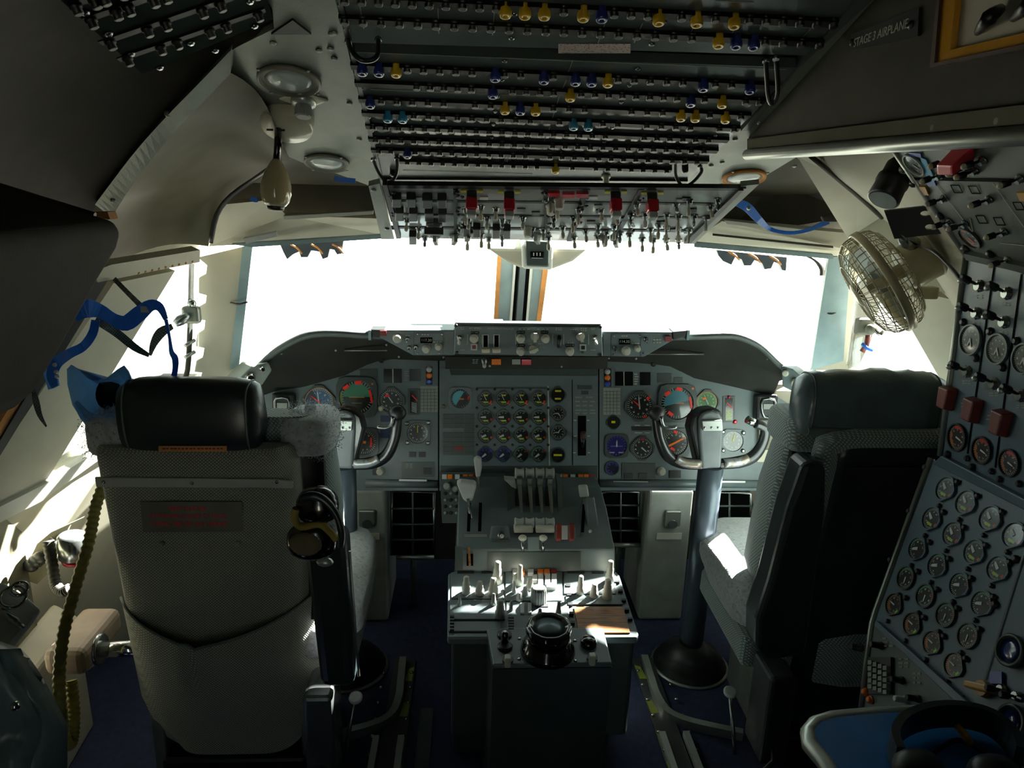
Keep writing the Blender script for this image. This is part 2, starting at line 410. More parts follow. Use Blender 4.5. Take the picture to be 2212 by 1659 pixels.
# ------------------------------------------------------------------ room shell
struct('floor', MB().box((.2, 1.2, -.03), (3.4, 4.6, .06)), 'carpet')
ce = MB()
ce.prism([(-1.5, -1.1, 2.02), (-1.5, .6, 2.02), (-1.5, 1.05, 1.95), (-1.5, 2.30, 1.517), (-1.5, 2.30, 1.58), (-1.5, 1.05, 2.05), (-1.5, -1.1, 2.1)], (3.4, 0, 0))
struct('ceiling', ce, 'dark_olive')
wr = MB(); wr.box((-1.0, -1.1, 1.0), (1.3, .06, 2.2)); wr.box((.89, -1.1, 1.0), (2.22, .06, 2.2)); wr.box((-.28, -1.1, 2.02), (.3, .06, .16))
struct('wall_rear', wr, 'dark_olive')                 # unseen rear opening and its leaf, added to light the seat backs
struct('added_door_1', MB().box((-.02, -1.05, .95), (.4, .04, 1.9)), 'liner_olive')
struct('wall_front', MB().box((.2, 2.84, .36), (2.8, .05, .84)), 'hood')
# left side wall below the windows, continued aft outside the frame
lw = MB()
lw.prism(LW.poly([(-1500, 2300), (-1500, 1420), (0, 1092), (97, 1044), (432, 832), (560, 830), (640, 1500), (500, 2000)]), LW.n * -.05)
wl = struct('wall_left', lw, 'liner')
mb = MB(); mb.prism([(-1.12, 1.75, 0), (-1.12, 1.75, 2.05), (-1.12, -1.1, 2.05), (-1.12, -1.1, 0)], (-.05, 0, 0))
struct('wall_left_aft', mb, 'liner_olive')
# header above the left windows
hd = MB(); hd.prism(LW.poly([(-1500, 200), (150, -150), (470, 300), (455, 545), (430, 562), (214, 607), (-300, 720), (-1500, 900)], -.11), LW.n * -.05)
struct('wall_left_upper', hd, 'liner_olive')
# right side wall (mirror)
mb = MB()
mb.prism([mir(p) for p in LW.poly([(-1500, 2300), (-1500, 1420), (0, 1092), (97, 1044), (432, 832), (560, 830), (640, 1500), (500, 2000)])], RW.n * -.05)
struct('wall_right', mb, 'liner')
mb = MB()
mb.prism([mir(p) for p in LW.poly([(-1500, 200), (150, -150), (470, 300), (455, 545), (430, 562), (214, 607), (-300, 720), (-1500, 900)])], RW.n * -.05)
struct('wall_right_upper', mb, 'liner_olive')
mb = MB(); mb.box((1.62, .3, 1.0), (.05, 2.9, 2.1)); struct('wall_right_aft', mb, 'liner_olive')
# ------------------------------------------------------------------ posts between the panes
AFT = Pl((-.7, 2.27, 1.1), (.18, -.98, -.05))
post = [(427, 556), (545, 528), (540, 560), (515, 790), (500, 835), (432, 838), (436, 805), (420, 803), (424, 780), (438, 772), (441, 752), (423, 748), (426, 722), (441, 712), (443, 692), (426, 690), (428, 664), (444, 655), (446, 638), (428, 633), (430, 600), (445, 592), (447, 573)]
p1 = struct('trim_1', prism_px(AFT, post, .03), 'liner')
mb = MB(); mb.prism(AFT.poly([(524, 533), (546, 528), (516, 792), (496, 800)], .004), AFT.n * -.01); struct('window_frame', mb, 'post_blue', parent=p1)
AFTR = Pl((2 * C0 + .7, 2.27, 1.1), (-.18, -.98, -.05))
p2 = struct('trim_2', prism_px(AFTR, [(1792, 556), (1850, 540), (1935, 545), (1905, 640), (1880, 740), (1850, 800), (1756, 800)], .03), 'liner')
mb = MB(); mb.prism(AFTR.poly([(1790, 556), (1838, 552), (1822, 780), (1752, 800)], .004), AFTR.n * -.01); struct('window_frame', mb, 'post_blue', parent=p2)
# centre post with sealant, blue-grey channels and bright strips
cp = struct('trim_3', MB().prism([PY(x, y, 2.72) for x, y in ((1076, 540), (1190, 540), (1168, 705), (1066, 705))], (0, .05, 0)), 'post_blue')
for a, b, c, d, m in ((1075, 1084, 1066, 1075, 'sealant'), (1178, 1190, 1158, 1168, 'sealant'), (1112, 1117, 1100, 1105, 'white_paint'), (1118, 1124, 1106, 1112, 'void'),
                      (1141, 1147, 1128, 1134, 'void'), (1148, 1154, 1135, 1140, 'white_paint'), (1126, 1139, 1114, 1127, 'panel')):
    mb = MB(); mb.prism([PY(x, y, 2.70) for x, y in ((a, 540), (b, 540), (d, 705), (c, 705))], (0, .02, 0))
    mb.build('channel_strip', m, cp)
# diagonal post between the left panes, black seal and amber edge behind it
dp = struct('trim_4', prism_px(LW, [(245, 612), (378, 585), (97, 1044), (-20, 1102), (-20, 1010)], .05, .002), 'liner')
prism_px(LW, [(205, 606), (235, 603), (0, 985), (-40, 1020)], .02, .01).build('seal', 'black', dp)
prism_px(LW, [(190, 606), (212, 603), (-10, 975), (-60, 1010)], .02, .005).build('edge_strip', 'sealant', dp)
mb = MB(); mb.prism([mir(p) for p in LW.poly([(245, 612), (378, 585), (97, 1044), (-20, 1102), (-20, 1010)], .002)], RW.n * -.05)
struct('trim_5', mb, 'liner')
# sill under the left side window and the front sill
struct('trim_6', prism_px(LW, [(-60, 1125), (97, 1046), (432, 836), (440, 862), (205, 1000), (95, 1080), (-60, 1160)], .02, .012), 'white_paint')
# beam over the left pane, with its rivets
bm_ = struct('trim_7', prism_px(LW, [(212, 610), (200, 588), (240, 572), (432, 540), (432, 566)], .03, .02), 'liner')
for i in range(9): 
    x = 300 + i * 14.5; q = LW.p(x, 590 - i * 3.1, .02); MB().ball(q, .0035, 6, 4).build('rivet', 'sealant', bm_)
# headers above the windscreens
hl = struct('trim_8', surf([(452, 532, 2.2), (545, 524, 2.26), (850, 512, 2.26), (815, 472, 2.2), (620, 466, 2.2), (585, 432, 2.15), (480, 442, 2.1)], .03), 'liner')
surf([(612, 467, 2.19), (806, 456, 2.19), (806, 463, 2.19), (614, 475, 2.19)], .01).build('edge_strip', 'white_paint', hl)
surf([(500, 528, 2.19), (850, 506, 2.19), (850, 514, 2.19), (545, 534, 2.19)], .012).build('lower_strip', 'post_blue', hl)
surf([(525, 516, 2.18), (596, 502, 2.18), (598, 511, 2.18), (532, 527, 2.18)], .015).build('light_strip', 'white_key', hl)
hr = struct('trim_9', surf([(1490, 520, 2.26), (1800, 556, 2.26), (1855, 545, 2.2), (1845, 505, 2.2), (1560, 478, 2.2), (1540, 490, 2.2)], .03), 'liner')
surf([(1565, 476, 2.19), (1745, 497, 2.19), (1742, 505, 2.19), (1570, 484, 2.19)], .01).build('edge_strip', 'white_paint', hr)
surf([(1500, 524, 2.19), (1800, 551, 2.19), (1800, 560, 2.19), (1500, 534, 2.19)], .012).build('lower_strip', 'post_blue', hr)
surf([(1540, 505, 2.188), (1800, 532, 2.188), (1800, 536, 2.188), (1540, 509, 2.188)], .004).build('groove', 'dark_olive', hr)
# ------------------------------------------------------------------ ceiling panels either side of the breaker panel
cl = struct('ceiling_panel_left', prism_px(H, [(540, -60), (716, -60), (725, 0), (822, 398), (800, 402), (735, 378), (655, 352), (622, 338), (497, 160), (499, 108), (592, 62), (588, 20)], .012), 'ceil_metal')
prism_px(S, [(820, 396), (852, 517), (824, 517), (796, 402)], .012, .004).build('side_strip', 'ceil_metal', cl)
for x, y in ((722, 70), (714, 104), (689, 108), (590, 92), (722, 125), (716, 72), (755, 222), (776, 300)):
    mb = MB(); mb.lathe([(.006, 0), (.006, .002), (.003, .004)], H.p(x, y), H.n, 10); mb.build('screw', 'alu_dull', cl)
for x, y in ((807, 410), (836, 494)):
    MB().lathe([(.006, 0), (.006, .002), (.003, .004)], S.p(x, y, .004), S.n, 10).build('screw', 'alu_dull', cl)
prism_px(H, [(586, 75), (672, 75), (632, 44)], .004, .004).build('warning_mark', 'black', cl)
cr = struct('ceiling_panel_right', prism_px(H, [(1500, 372), (1583, 287), (1625, 245), (1700, 170), (1860, 0), (1920, -60), (1960, -60), (1760, 330), (1726, 336), (1620, 400), (1600, 420), (1480, 396)], .012), 'ceil_metal')
prism_px(S, [(1600, 402), (1640, 398), (1500, 527), (1476, 527), (1590, 432)], .012, .004).build('side_strip', 'ceil_metal', cr)
for x, y in ((1588, 300), (1536, 357), (1560, 350), (1716, 358)):
    MB().lathe([(.006, 0), (.006, .002), (.003, .004)], H.p(x, y), H.n, 10).build('screw', 'alu_dull', cr)
# dark recesses over the windscreens
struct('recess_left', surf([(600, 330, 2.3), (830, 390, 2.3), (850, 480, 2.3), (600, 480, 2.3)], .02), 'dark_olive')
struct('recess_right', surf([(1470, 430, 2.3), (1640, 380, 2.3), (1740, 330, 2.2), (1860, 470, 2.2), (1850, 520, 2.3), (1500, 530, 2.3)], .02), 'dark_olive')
# curved rib and hollow panel at the upper left
A = [(499, 108, 1.36), (420, 190, 1.42), (350, 262, 1.5), (290, 330, 1.58), (240, 395, 1.65), (205, 442, 1.7)]
B = [(497, 160, 1.42), (428, 232, 1.48), (372, 290, 1.55), (315, 360, 1.62), (272, 420, 1.68), (242, 470, 1.72)]
mb = MB(); a = [PY(*p) for p in A]; b = [PY(*p) for p in B]; v = Vector((0, .02, .02))
a, _ = spline(a, 5); b, _ = spline(b, 5); mb.rings([[p, q, q + v, p + v] for p, q in zip(a, b)], smooth=False)
rb = struct('trim_10', mb, 'rib')
for x, y, Y in ((362, 245, 1.49), (245, 432, 1.69)): MB().ball(PY(x, y, Y), .007, 8, 5).build('bolt', 'alu_dull', rb)
def ruled(ca, cb, n=10, m=8, bulge=(0, 0, 0)):
    pa, _ = spline([PY(*p) for p in ca], n); pb, _ = spline([PY(*p) for p in cb], n); k = min(len(pa), len(pb)); B_ = Vector(bulge)
    pa = [pa[int(i * (len(pa) - 1) / (k - 1))] for i in range(k)]; pb = [pb[int(i * (len(pb) - 1) / (k - 1))] for i in range(k)]
    return MB().grid([[a.lerp(b, j / m) + B_ * math.sin(PI * j / m) for j in range(m + 1)] for a, b in zip(pa, pb)])
ruled([(496, 156, 1.43), (428, 232, 1.50), (372, 290, 1.58), (315, 360, 1.66), (272, 420, 1.72), (236, 470, 1.78), (200, 592, 1.86)],
      [(612, 322, 1.62), (625, 344, 1.75), (600, 352, 1.95), (560, 382, 2.08), (500, 425, 2.13), (464, 475, 2.16), (450, 532, 2.18)], 8, 10, (-.0, .03, .03)).build('hollow_panel', 'olive_dark', rb)
MB().tube([PY(x, y, Y) for x, y, Y in ((600, 352, 1.9), (560, 380, 2.04), (500, 422, 2.08), (468, 465, 2.1), (455, 525, 2.1))], .007, 6, 3).build('edge_seal', 'black', rb)
# dark ceiling at the upper left
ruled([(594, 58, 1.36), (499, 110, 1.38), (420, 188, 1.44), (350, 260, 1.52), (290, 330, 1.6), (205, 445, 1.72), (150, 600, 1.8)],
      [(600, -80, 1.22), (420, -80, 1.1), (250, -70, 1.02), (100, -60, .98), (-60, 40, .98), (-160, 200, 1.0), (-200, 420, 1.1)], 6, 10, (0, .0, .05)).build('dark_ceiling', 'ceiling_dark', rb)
# frame diagonal at the upper right
fr = struct('trim_11', surf([(1722, 338, 1.7), (1762, 334, 1.68), (1850, 402, 1.85), (1915, 470, 2.0), (1935, 545, 2.15), (1850, 545, 2.2), (1832, 460, 2.1)], .02), 'liner')
ruled([(1745, 330, 1.7), (1800, 380, 1.77), (1850, 420, 1.86), (1905, 470, 1.99), (1938, 545, 2.12), (1990, 622, 2.08)],
      [(1975, 300, 1.5), (2030, 420, 1.5), (2070, 500, 1.48), (2095, 560, 1.48), (2120, 640, 1.5), (2150, 740, 1.55)], 6, 8, (.03, .05, 0)).build('side_panel', 'liner', fr)
MB().tube([PY(x, y, Y) for x, y, Y in ((1752, 338, 1.69), (1850, 420, 1.85), (1905, 470, 1.98))], .006, 6, 3).build('edge_seal', 'dark_olive', fr)
# fairing over the engineer's station: inboard face, lip and underside
ff = struct('trim_12', prism_px(XF, [(1616, 300), (1640, 252), (1715, 172), (1880, 0), (1940, -60), (2900, -500), (2900, 150), (2212, 237)], .015), 'dark_olive')
prism_px(XF, [(1614, 300), (2212, 237), (2900, 165), (2900, 245), (2212, 302), (1614, 337)], .018, .006).build('lip_panel', 'olive_dark', ff)
a, b = XF.p(1614, 334, .01), XF.p(2900, 245, .01)
MB().cyl(a, b, .011).build('lip_edge', 'alu', ff)
mb = MB(); mb.prism([a + Vector((0, 0, .012)), b + Vector((0, 0, .012)), b + Vector((.8, 0, .06)), a + Vector((.8, 0, .06))], (0, 0, .02)); mb.build('underside', 'olive_dark', ff)
for x, y in ((1640, 262), (2019, 276), (2158, 262)): MB().lathe([(.007, 0), (.007, .002), (.004, .004)], XF.p(x, y, .006), XF.n, 10).build('screw', 'alu_dull', ff)
struct('light_blocker_upper', MB().box((.19, 2.32, 1.5), (2.1, .02, .14)), 'dark_olive')  # added to block light leaking between the window headers and the ceiling
# ------------------------------------------------------------------ glass
def glassmat():
    m = bpy.data.materials.new('window_glass'); m.use_nodes = True; nt = m.node_tree; N, L = nt.nodes, nt.links
    N.remove(N['Principled BSDF']); t = N.new('ShaderNodeBsdfTransparent'); t.inputs[0].default_value = (.97, .99, .98, 1)
    g = N.new('ShaderNodeBsdfGlossy'); g.inputs['Roughness'].default_value = .02
    mx = N.new('ShaderNodeMixShader'); f = N.new('ShaderNodeFresnel'); f.inputs[0].default_value = 1.45
    nz = N.new('ShaderNodeTexNoise'); nz.inputs['Scale'].default_value = 6
    mu = N.new('ShaderNodeMath'); mu.operation = 'MULTIPLY'; mu.inputs[1].default_value = .8
    L.new(f.outputs[0], mu.inputs[0]); L.new(mu.outputs[0], mx.inputs[0]); L.new(t.outputs[0], mx.inputs[1]); L.new(g.outputs[0], mx.inputs[2])
    L.new(mx.outputs[0], N['Material Output'].inputs[0]); MATS['glass'] = m
glassmat()
pa, pb = PY(546, 528, 2.3), PY(516, 792, 2.3); pc, pd = PY(1076, 540, 2.74), PY(1066, 720, 2.74)
lo = lambda p, z: Vector((p.x, p.y + .25, z))
def pane(name, pts, off):
    struct(name, MB().prism(pts, off), 'glass')
pane('window_1', [pa, pb, Vector((pb.x, pb.y + .1, .93)), Vector((pd.x, pd.y + .06, .93)), pd, pc], (0, .008, 0))
qa, qb = PY(1792, 556, 2.3), PY(1756, 798, 2.3); qc, qd = PY(1190, 540, 2.74), PY(1168, 705, 2.74)
pane('window_2', [qa, qb, Vector((qb.x, qb.y + .1, .93)), Vector((qd.x, qd.y + .06, .93)), qd, qc], (0, .008, 0))
pane('window_3', LW.poly([(378, 575), (430, 565), (430, 838), (97, 1046)], -.03), LW.n * -.006)
pane('window_4', LW.poly([(200, 608), (-20, 985), (-1500, 1430), (-1500, 850)], -.03), LW.n * -.006)
pane('window_5', [mir(p) for p in LW.poly([(378, 575), (430, 565), (430, 838), (97, 1046)], -.03)], RW.n * -.006)
# ------------------------------------------------------------------ outside: apron and trees
g = MB().box((0, 60, -8.5), (400, 300, .2)).build('ground', 'apron'); g['kind'] = 'structure'
def tree(x, y, h, seed, label):
    rnd = random.Random(seed); t = thing('tree', (x, y, -8.4), label, 'tree', 'trees beyond the apron')
    MB().tube([(x, y, -8.4), (x + .2, y, -8.4 + h * .4), (x, y + .2, -8.4 + h * .8)], [.28, .2, .08], 8).build('trunk', 'bark', t)
    mb = MB()
    for i in range(900):
        a, e = rnd.uniform(0, 2 * PI), math.acos(rnd.uniform(-1, 1)); r = h * .34 * rnd.uniform(.55, 1)
        c = Vector((x + r * math.sin(e) * math.cos(a), y + r * math.sin(e) * math.sin(a), -8.4 + h * .68 + r * 1.0 * math.cos(e)))
        d1 = Vector((rnd.uniform(-1, 1), rnd.uniform(-1, 1), rnd.uniform(-1, 1))).normalized() * .45; d2 = d1.orthogonal().normalized() * .3
        mb.add([c - d1, c + d2, c + d1, c - d2], [(0, 1, 2, 3)])
    f = mb.build('foliage', 'leaf', t); f['kind'] = 'stuff'
for i, (x, y, h, l) in enumerate(((-22, 34, 11, 'pale leafy tree seen through the side pane behind the blue mask straps'), (-30, 44, 13, 'tall leafy tree farthest away beyond the side pane'), (-27, 27, 10, 'low leafy tree seen in the lower part of the side pane'))):
    tree(x, y, h, i + 3, l)
# ================================================================== shared small meshes (local: z towards the viewer, metres)
def tmpl(mb, mat, bev=0.0): return mb.mesh('t_' + mat, mat, None, bev)
T_BREAKER = tmpl(MB().lathe([(.0088, 0), (.0088, .004), (.0066, .005), (.007, .0115), (.005, .0125)], n=10), 'black')
def capmesh(m): return tmpl(MB().lathe([(.0085, 0), (.0085, .003), (.0085, .006), (.0098, .012), (.0098, .017), (.008, .02), (.004, .0195), (.0035, .016)], n=12), m)
T_CAP = {k: capmesh(k) for k in ('yellow', 'cap_blue', 'cap_cyan')}
T_SCREW = tmpl(MB().lathe([(.0045, 0), (.0045, .0012), (.0022, .003)], n=8), 'steel')
T_SCREWD = tmpl(MB().lathe([(.0055, 0), (.0055, .002), (.0028, .005)], n=8), 'black')
T_TOGBASE = tmpl(MB().lathe([(.0085, 0), (.0085, .002), (.006, .003), (.006, .009)], n=8), 'steel')
def togstick(m, L=.03, r=.0042): return tmpl(MB().lathe([(.0022, .008), (.0026, L * .55), (r, L * .62), (r, L), (r * .6, L + .002)], n=8), m)
T_TOG = togstick('knob_white'); T_TOGT = togstick('cream'); T_TOGS = togstick('steel', .022, .0035); T_TOGB = togstick('black', .03, .006)
def toggle(pl, x, y, par, stick=None, tilt=0.0, s=1.0, off=0.0, rot=0.0):
    M = pl.M(x, y, rot, s, s, s, off); b = inst('toggle_switch', T_TOGBASE, M, par)
    inst('lever', stick or T_TOG, M @ Matrix.Rotation(tilt, 4, 'X'), b); return b
T_KNOB = tmpl(MB().lathe([(.0115, 0), (.0115, .004), (.0095, .006), (.009, .018), (.007, .021)], n=16), 'knob_white')
T_KNOBG = tmpl(MB().lathe([(.0115, 0), (.0115, .004), (.0095, .006), (.009, .018), (.007, .021)], n=16), 'knob_grey')
def bar_knob(m):
    mb = MB().lathe([(.013, 0), (.013, .004), (.010, .006)], n=16); mb.box((0, 0, .012), (.0085, .026, .014)); return tmpl(mb, m)
T_BAR = bar_knob('knob_white'); T_BARG = bar_knob('knob_grey')
mbw = MB(); mbw.box((0, 0, .0005), (.0008, .02, .001)); 
def line(pl, x0, y0, x1, y1, wid, par, m='print_dim', off=.0008, name='printed_line'):
    a, b = pl.p(x0, y0, off), pl.p(x1, y1, off); d = (b - a); s = pl.n.cross(d).normalized() * wid / 2
    return MB().prism([a - s, b - s, b + s, a + s], pl.n * .0006).build(name, m, par)
def key(pl, x0, y0, x1, y1, h, m, par, name='key', off=0.0, bev=0.0):
    return MB().prism(pl.quad(x0, y0, x1, y1, off), pl.n * h).build(name, m, par, bev)
# ================================================================== breaker panel
ov = thing('overhead_breaker_panel', H.p(1150, 300), 'dark overhead circuit breaker panel above the windscreen with rows of black breakers', 'breaker panel')
ov['group'] = 'ceiling breaker panels'
prism_px(H, [(716, -60), (1868, -60), (1853, -5), (1748, 112), (1744, 120), (748, 92), (724, 0)], .02, .006).build('aft_plate', 'overhead', ov)
prism_px(H, [(748, 92), (1744, 120), (1722, 146), (755, 110)], .02, -.012).build('gap_channel', 'void', ov)
prism_px(H, [(755, 112), (1722, 146), (1627, 243), (1583, 290), (1482, 395), (822, 398), (795, 285)], .02, .006).build('plate', 'overhead', ov)
prism_px(H, [(1853, -5), (1890, -5), (1722, 150), (1620, 282), (1600, 284), (1722, 146)], .02, .008).build('edge_frame', 'panel_dark', ov)
prism_px(H, [(716, -60), (725, -60), (829, 398), (820, 398)], .012, .011).build('edge_seal', 'black', ov)
prism_px(H, [(822, 388), (1486, 392), (1480, 400), (822, 400)], .01, .012).build('hinge_bar', 'black', ov)
ROWS = [((738, -9), (1800, 44), 30, {1092: 'yellow', 1134: 'yellow', 1176: 'yellow', 1260: 'yellow', 1300: 'cap_blue', 1423: 'yellow', 1505: 'yellow', 1586: 'yellow'}, (745, 1800)),
        ((733, 36), (1772, 88), 27, {1552: 'yellow', 1590: 'cap_blue', 1628: 'cap_blue'}, (745, 1770)),
        ((758, 137), (1674, 181), 26, {783: 'cap_blue', 819: 'cap_blue', 856: 'yellow', 1070: 'cap_blue', 1175: 'cap_blue', 1243: 'cap_blue', 1278: 'cap_blue', 1313: 'yellow', 1519: 'cap_blue', 1620: 'cap_blue'}, (775, 1650)),
        ((767, 175), (1652, 214), 26, {1065: 'cap_blue', 1232: 'yellow', 1492: 'cap_blue', 1560: 'yellow'}, (900, 1640)),
        ((775, 210), (1620, 246), 25, {800: 'cap_blue', 1091: 'yellow', 1124: 'cap_blue', 1157: 'yellow', 1471: 'yellow', 1502: 'yellow', 1567: 'yellow'}, (790, 1600)),
        ((782, 240), (1597, 274), 26, {838: 'cap_cyan', 870: 'cap_cyan', 1239: 'cap_cyan', 1271: 'cap_cyan'}, (800, 1585)),
        ((790, 268), (1573, 299), 27, {}, (806, 1530)),
        ((796, 296), (1550, 322), 27, {}, (812, 1520)),
        ((802, 320), (1530, 345), 27, {880: 'cap_blue'}, (818, 1505)),
        ((863, 345), (1450, 364), 23, {1200: 'yellow'}, (880, 1440))]
for (a, b, n, caps, (x0, x1)) in ROWS:
    pa, pb = H.p(*a, .0062), H.p(*b, .0062); d = pb - pa; w_ = Vector((0, .939, -.343)) * .008
    MB().prism([pa - w_, pb - w_, pb + w_, pa + w_], H.n * .0075).build('breaker_strip', 'strip', ov)
    for i in range(n):
        x = x0 + (x1 - x0) * i / (n - 1); y = a[1] + (b[1] - a[1]) * (x - a[0]) / (b[0] - a[0])
        k = [c for c in caps if abs(c - x) < (x1 - x0) / (n - 1) / 2]
        if random.random() < .1 and not k and b[1] > 100: continue
        M = H.at(H.p(k[0] if k else x, y, .0068), 0, 1.0)
        inst('circuit_breaker', T_CAP[caps[k[0]]] if k else T_BREAKER, M, ov)
for x, y in ((1111, 30), (1105, 82), (1435, 45), (1408, 95), (1090, 132), (1378, 148), (1084, 172), (1360, 184), (1075, 208), (1342, 220), (1070, 240), (1066, 268), (1062, 296), (1323, 275), (1305, 305), (1058, 340), (1572, 266), (1545, 292), (1528, 320), (770, 158), (780, 192), (789, 222), (797, 252), (803, 282), (808, 310), (735, 10), (748, 62)):
    inst('screw', T_SCREW, H.M(x, y, 0, 1.2, 1.2, 1.2, .0062), ov)
for q in ((775, 0, 786, 62), (900, 12, 946, 15), (946, 15, 948, 72), (1069, 12, 1064, 76), (1232, 22, 1298, 34), (1315, 28, 1291, 94), (1394, 46, 1416, 47), (1388, 50, 1370, 92), (1546, 2, 1628, 5), (1504, 45, 1486, 84), (1596, 51, 1582, 70), (1596, 51, 1752, 60), (1752, 60, 1735, 80), (760, 112, 1700, 150), (1237, 130, 1228, 155), (1224, 172, 1216, 190), (800, 193, 1400, 216), (1210, 202, 1203, 225), (1198, 240, 1186, 280), (1180, 290, 1172, 322), (1104, 275, 1102, 300), (870, 368, 1150, 376), (1097, 340, 1095, 360)):
    line(H, *q, .0013, ov, 'print_dim', .0066)
key(H, 1206, 94, 1362, 114, .001, 'sticker', ov, 'sticker', .0062)
for x, y in ((849, 368), (1480, 360)):
    MB().lathe([(.008, 0), (.008, .012), (.004, .016)], H.p(x, y, .006), H.n, 10).build('latch', 'black', ov)
mb = MB(); mb.lathe([(.012, 0), (.012, .004), (.008, .006), (.008, .03), (.005, .034)], H.p(1309, 380, .006), H.n, 14); mb.build('map_light', 'knob_white', ov)
# grab cords hanging as loops
def loop(pts, label, mat='black'):
    P = [H.p(x, y, o) for x, y, o in pts]
    t = thing('cord_loop', P[0], label, 'cord', 'cord loops on the breaker panel')
    MB().tube(P, .0042, 8, 4).build('cord', mat, t)
    for p in (P[0], P[-1]): MB().lathe([(.006, .0), (.006, .006)], p, H.n, 8).build('anchor', 'steel', t)
loop([(752, 86, .01), (757, 105, .04), (775, 127, .06), (797, 131, .06), (815, 120, .05), (817, 82, .01)], 'black cord loop at the left end of the gap between breaker plates')
loop([(806, 342, .008), (815, 368, .03), (832, 392, .05), (850, 388, .05), (858, 365, .03), (857, 340, .008)], 'black cord loop at the left front corner of the breaker panel')
loop([(1654, 128, .01), (1656, 165, .03), (1660, 210, .05), (1668, 224, .05), (1680, 200, .04), (1676, 122, .01)], 'black cord loop hanging at the right end of the gap between breaker plates')
loop([(1459, 350, .008), (1460, 380, .03), (1475, 402, .05), (1495, 395, .04), (1515, 372, .02), (1512, 358, .008)], 'black cord loop at the right front corner of the breaker panel')
# ================================================================== switch panel
sw = thing('overhead_switch_panel', S.p(1170, 470), 'pale overhead switch panel with toggles and red guarded switches at the windscreen top', 'switch panel')
prism_px(S, [(830, 404), (1606, 410), (1594, 432), (1490, 524), (862, 514)], .012, .004).build('plate', 'switch_panel', sw)
prism_px(S, [(826, 400), (1612, 407), (1602, 412), (829, 407)], .01, .007).build('aft_bar', 'black', sw)
prism_px(S, [(826, 400), (836, 400), (866, 516), (856, 516)], .014, .012).build('side_bar', 'black', sw)
prism_px(S, [(1606, 412), (1596, 412), (1478, 526), (1492, 526)], .014, .012).build('side_bar', 'black', sw)
for x in (985, 1180): prism_px(S, [(x - 6, 410), (x + 4, 410), (x + 2, 520), (x - 4, 520)], .01, .008).build('divider_rail', 'black', sw)
prism_px(S, [(1260, 410), (1275, 410), (1235, 522), (1224, 522)], .01, .008).build('divider_rail', 'black', sw)
prism_px(S, [(1380, 410), (1392, 410), (1330, 522), (1320, 522)], .01, .008).build('divider_rail', 'black', sw)
for y0, y1 in ((432, 436), (462, 465), (490, 494)):
    prism_px(S, [(845, y0), (1560 - (y0 - 432) * 1.1, y0 + 8), (1556 - (y0 - 432) * 1.1, y1 + 8), (846, y1)], .004, .006).build('gap_strip', 'black', sw)
for x, y, w_ in ((857, 424, 10), (888, 424, 10), (923, 426, 11), (955, 426, 10), (863, 454, 9), (893, 455, 9), (927, 455, 9), (956, 457, 9), (892, 506, 8), (1008, 488, 8), (1030, 490, 8), (1072, 492, 8), (1095, 493, 8)):
    key(S, x - w_, y - 9, x + w_, y + 9, .018, 'black', sw, 'switch_key', .005, .002)
    key(S, x - w_ + 1, y + 9, x + w_ - 1, y + 12, .014, 'white_key', sw, 'key_label', .005)
mb = MB(); Mk = S.M(938, 478, 0, 1, 1, 1, .005)
mb.add([Mk @ v for v in MB().lathe([(.02, 0), (.02, .012), (.014, .016)], n=12).v], MB().lathe([(.02, 0), (.02, .012), (.014, .016)], n=12).f)
kn = mb.build('selector_knob', 'black', sw); MB().box(Mk @ Vector((0, 0, .026)), (.046, .012, .016), Mk.to_3x3()).build('pointer_bar', 'black', kn); MB().box(Mk @ Vector((0, 0, .0345)), (.046, .004, .002), Mk.to_3x3()).build('white_line', 'white_key', kn)
for x, y in ((1019, 428), (1100, 430), (1330, 430), (1409, 432)):
    g_ = key(S, x - 11, y - 18, x + 11, y - 2, .03, 'placard_dark', sw, 'guard', .006, .003)
    Mk = S.M(x, y - 2, 0, 1, 1, 1, .018)
    MB().box(Mk @ Vector((0, .0, .018)), (.025, .026, .03), Mk.to_3x3()).build('red_cover', 'red', g_, .004)
    MB().box(Mk @ Vector((0, .0, .040)), (.021, .022, .014), Mk.to_3x3()).build('clear_tip', 'white_key', g_, .003)
    for dx in (-18, 18): key(S, x + dx - 6, y - 19, x + dx + 6, y - 14, .003, 'yellow_mark', sw, 'yellow_mark', .006)
for x, y in ((1196, 416), (1228, 419), (1258, 418)): key(S, x - 13, y - 4, x + 13, y + 4, .006, 'red', sw, 'warning_light', .006)
TG = [(1007, 452), (1039, 445), (1071, 450), (1101, 458), (1052, 470), (879, 474), (1129, 470), (1150, 492), (1173, 494), (1215, 490), (1205, 438), (1196, 470), (1190, 425), (1298, 452), (1331, 460), (1362, 462), (1393, 460), (1440, 462), (1466, 465), (1500, 465), (1526, 467), (1534, 445), (1489, 432), (1550, 430), (1405, 494), (1423, 485), (1489, 494), (1292, 485), (1327, 487), (1265, 498), (1310, 500), (1340, 502), (1387, 515), (1412, 517), (1439, 517), (1466, 517), (1290, 510), (1360, 505), (905, 492), (918, 512), (1010, 512), (1040, 506), (1056, 514), (1085, 510), (1240, 512), (1185, 512), (1375, 440), (1460, 440), (1440, 490), (1465, 492), (1012, 470), (1085, 474), (1238, 470), (1250, 452)]
for i, (x, y) in enumerate(TG):
    toggle(S, x, y, sw, (T_TOG, T_TOGT, T_TOG, T_TOGS)[i % 4], random.choice((-.35, .0, .35)), 1.15, .004)
for x, y in ((941, 508), (982, 508), (1305, 512), (1330, 514), (1010, 500), (1160, 506)):
    inst('knob', T_BARG, S.M(x, y, random.uniform(-.4, .4), 1.1, 1.1, 1.2, .005), sw)
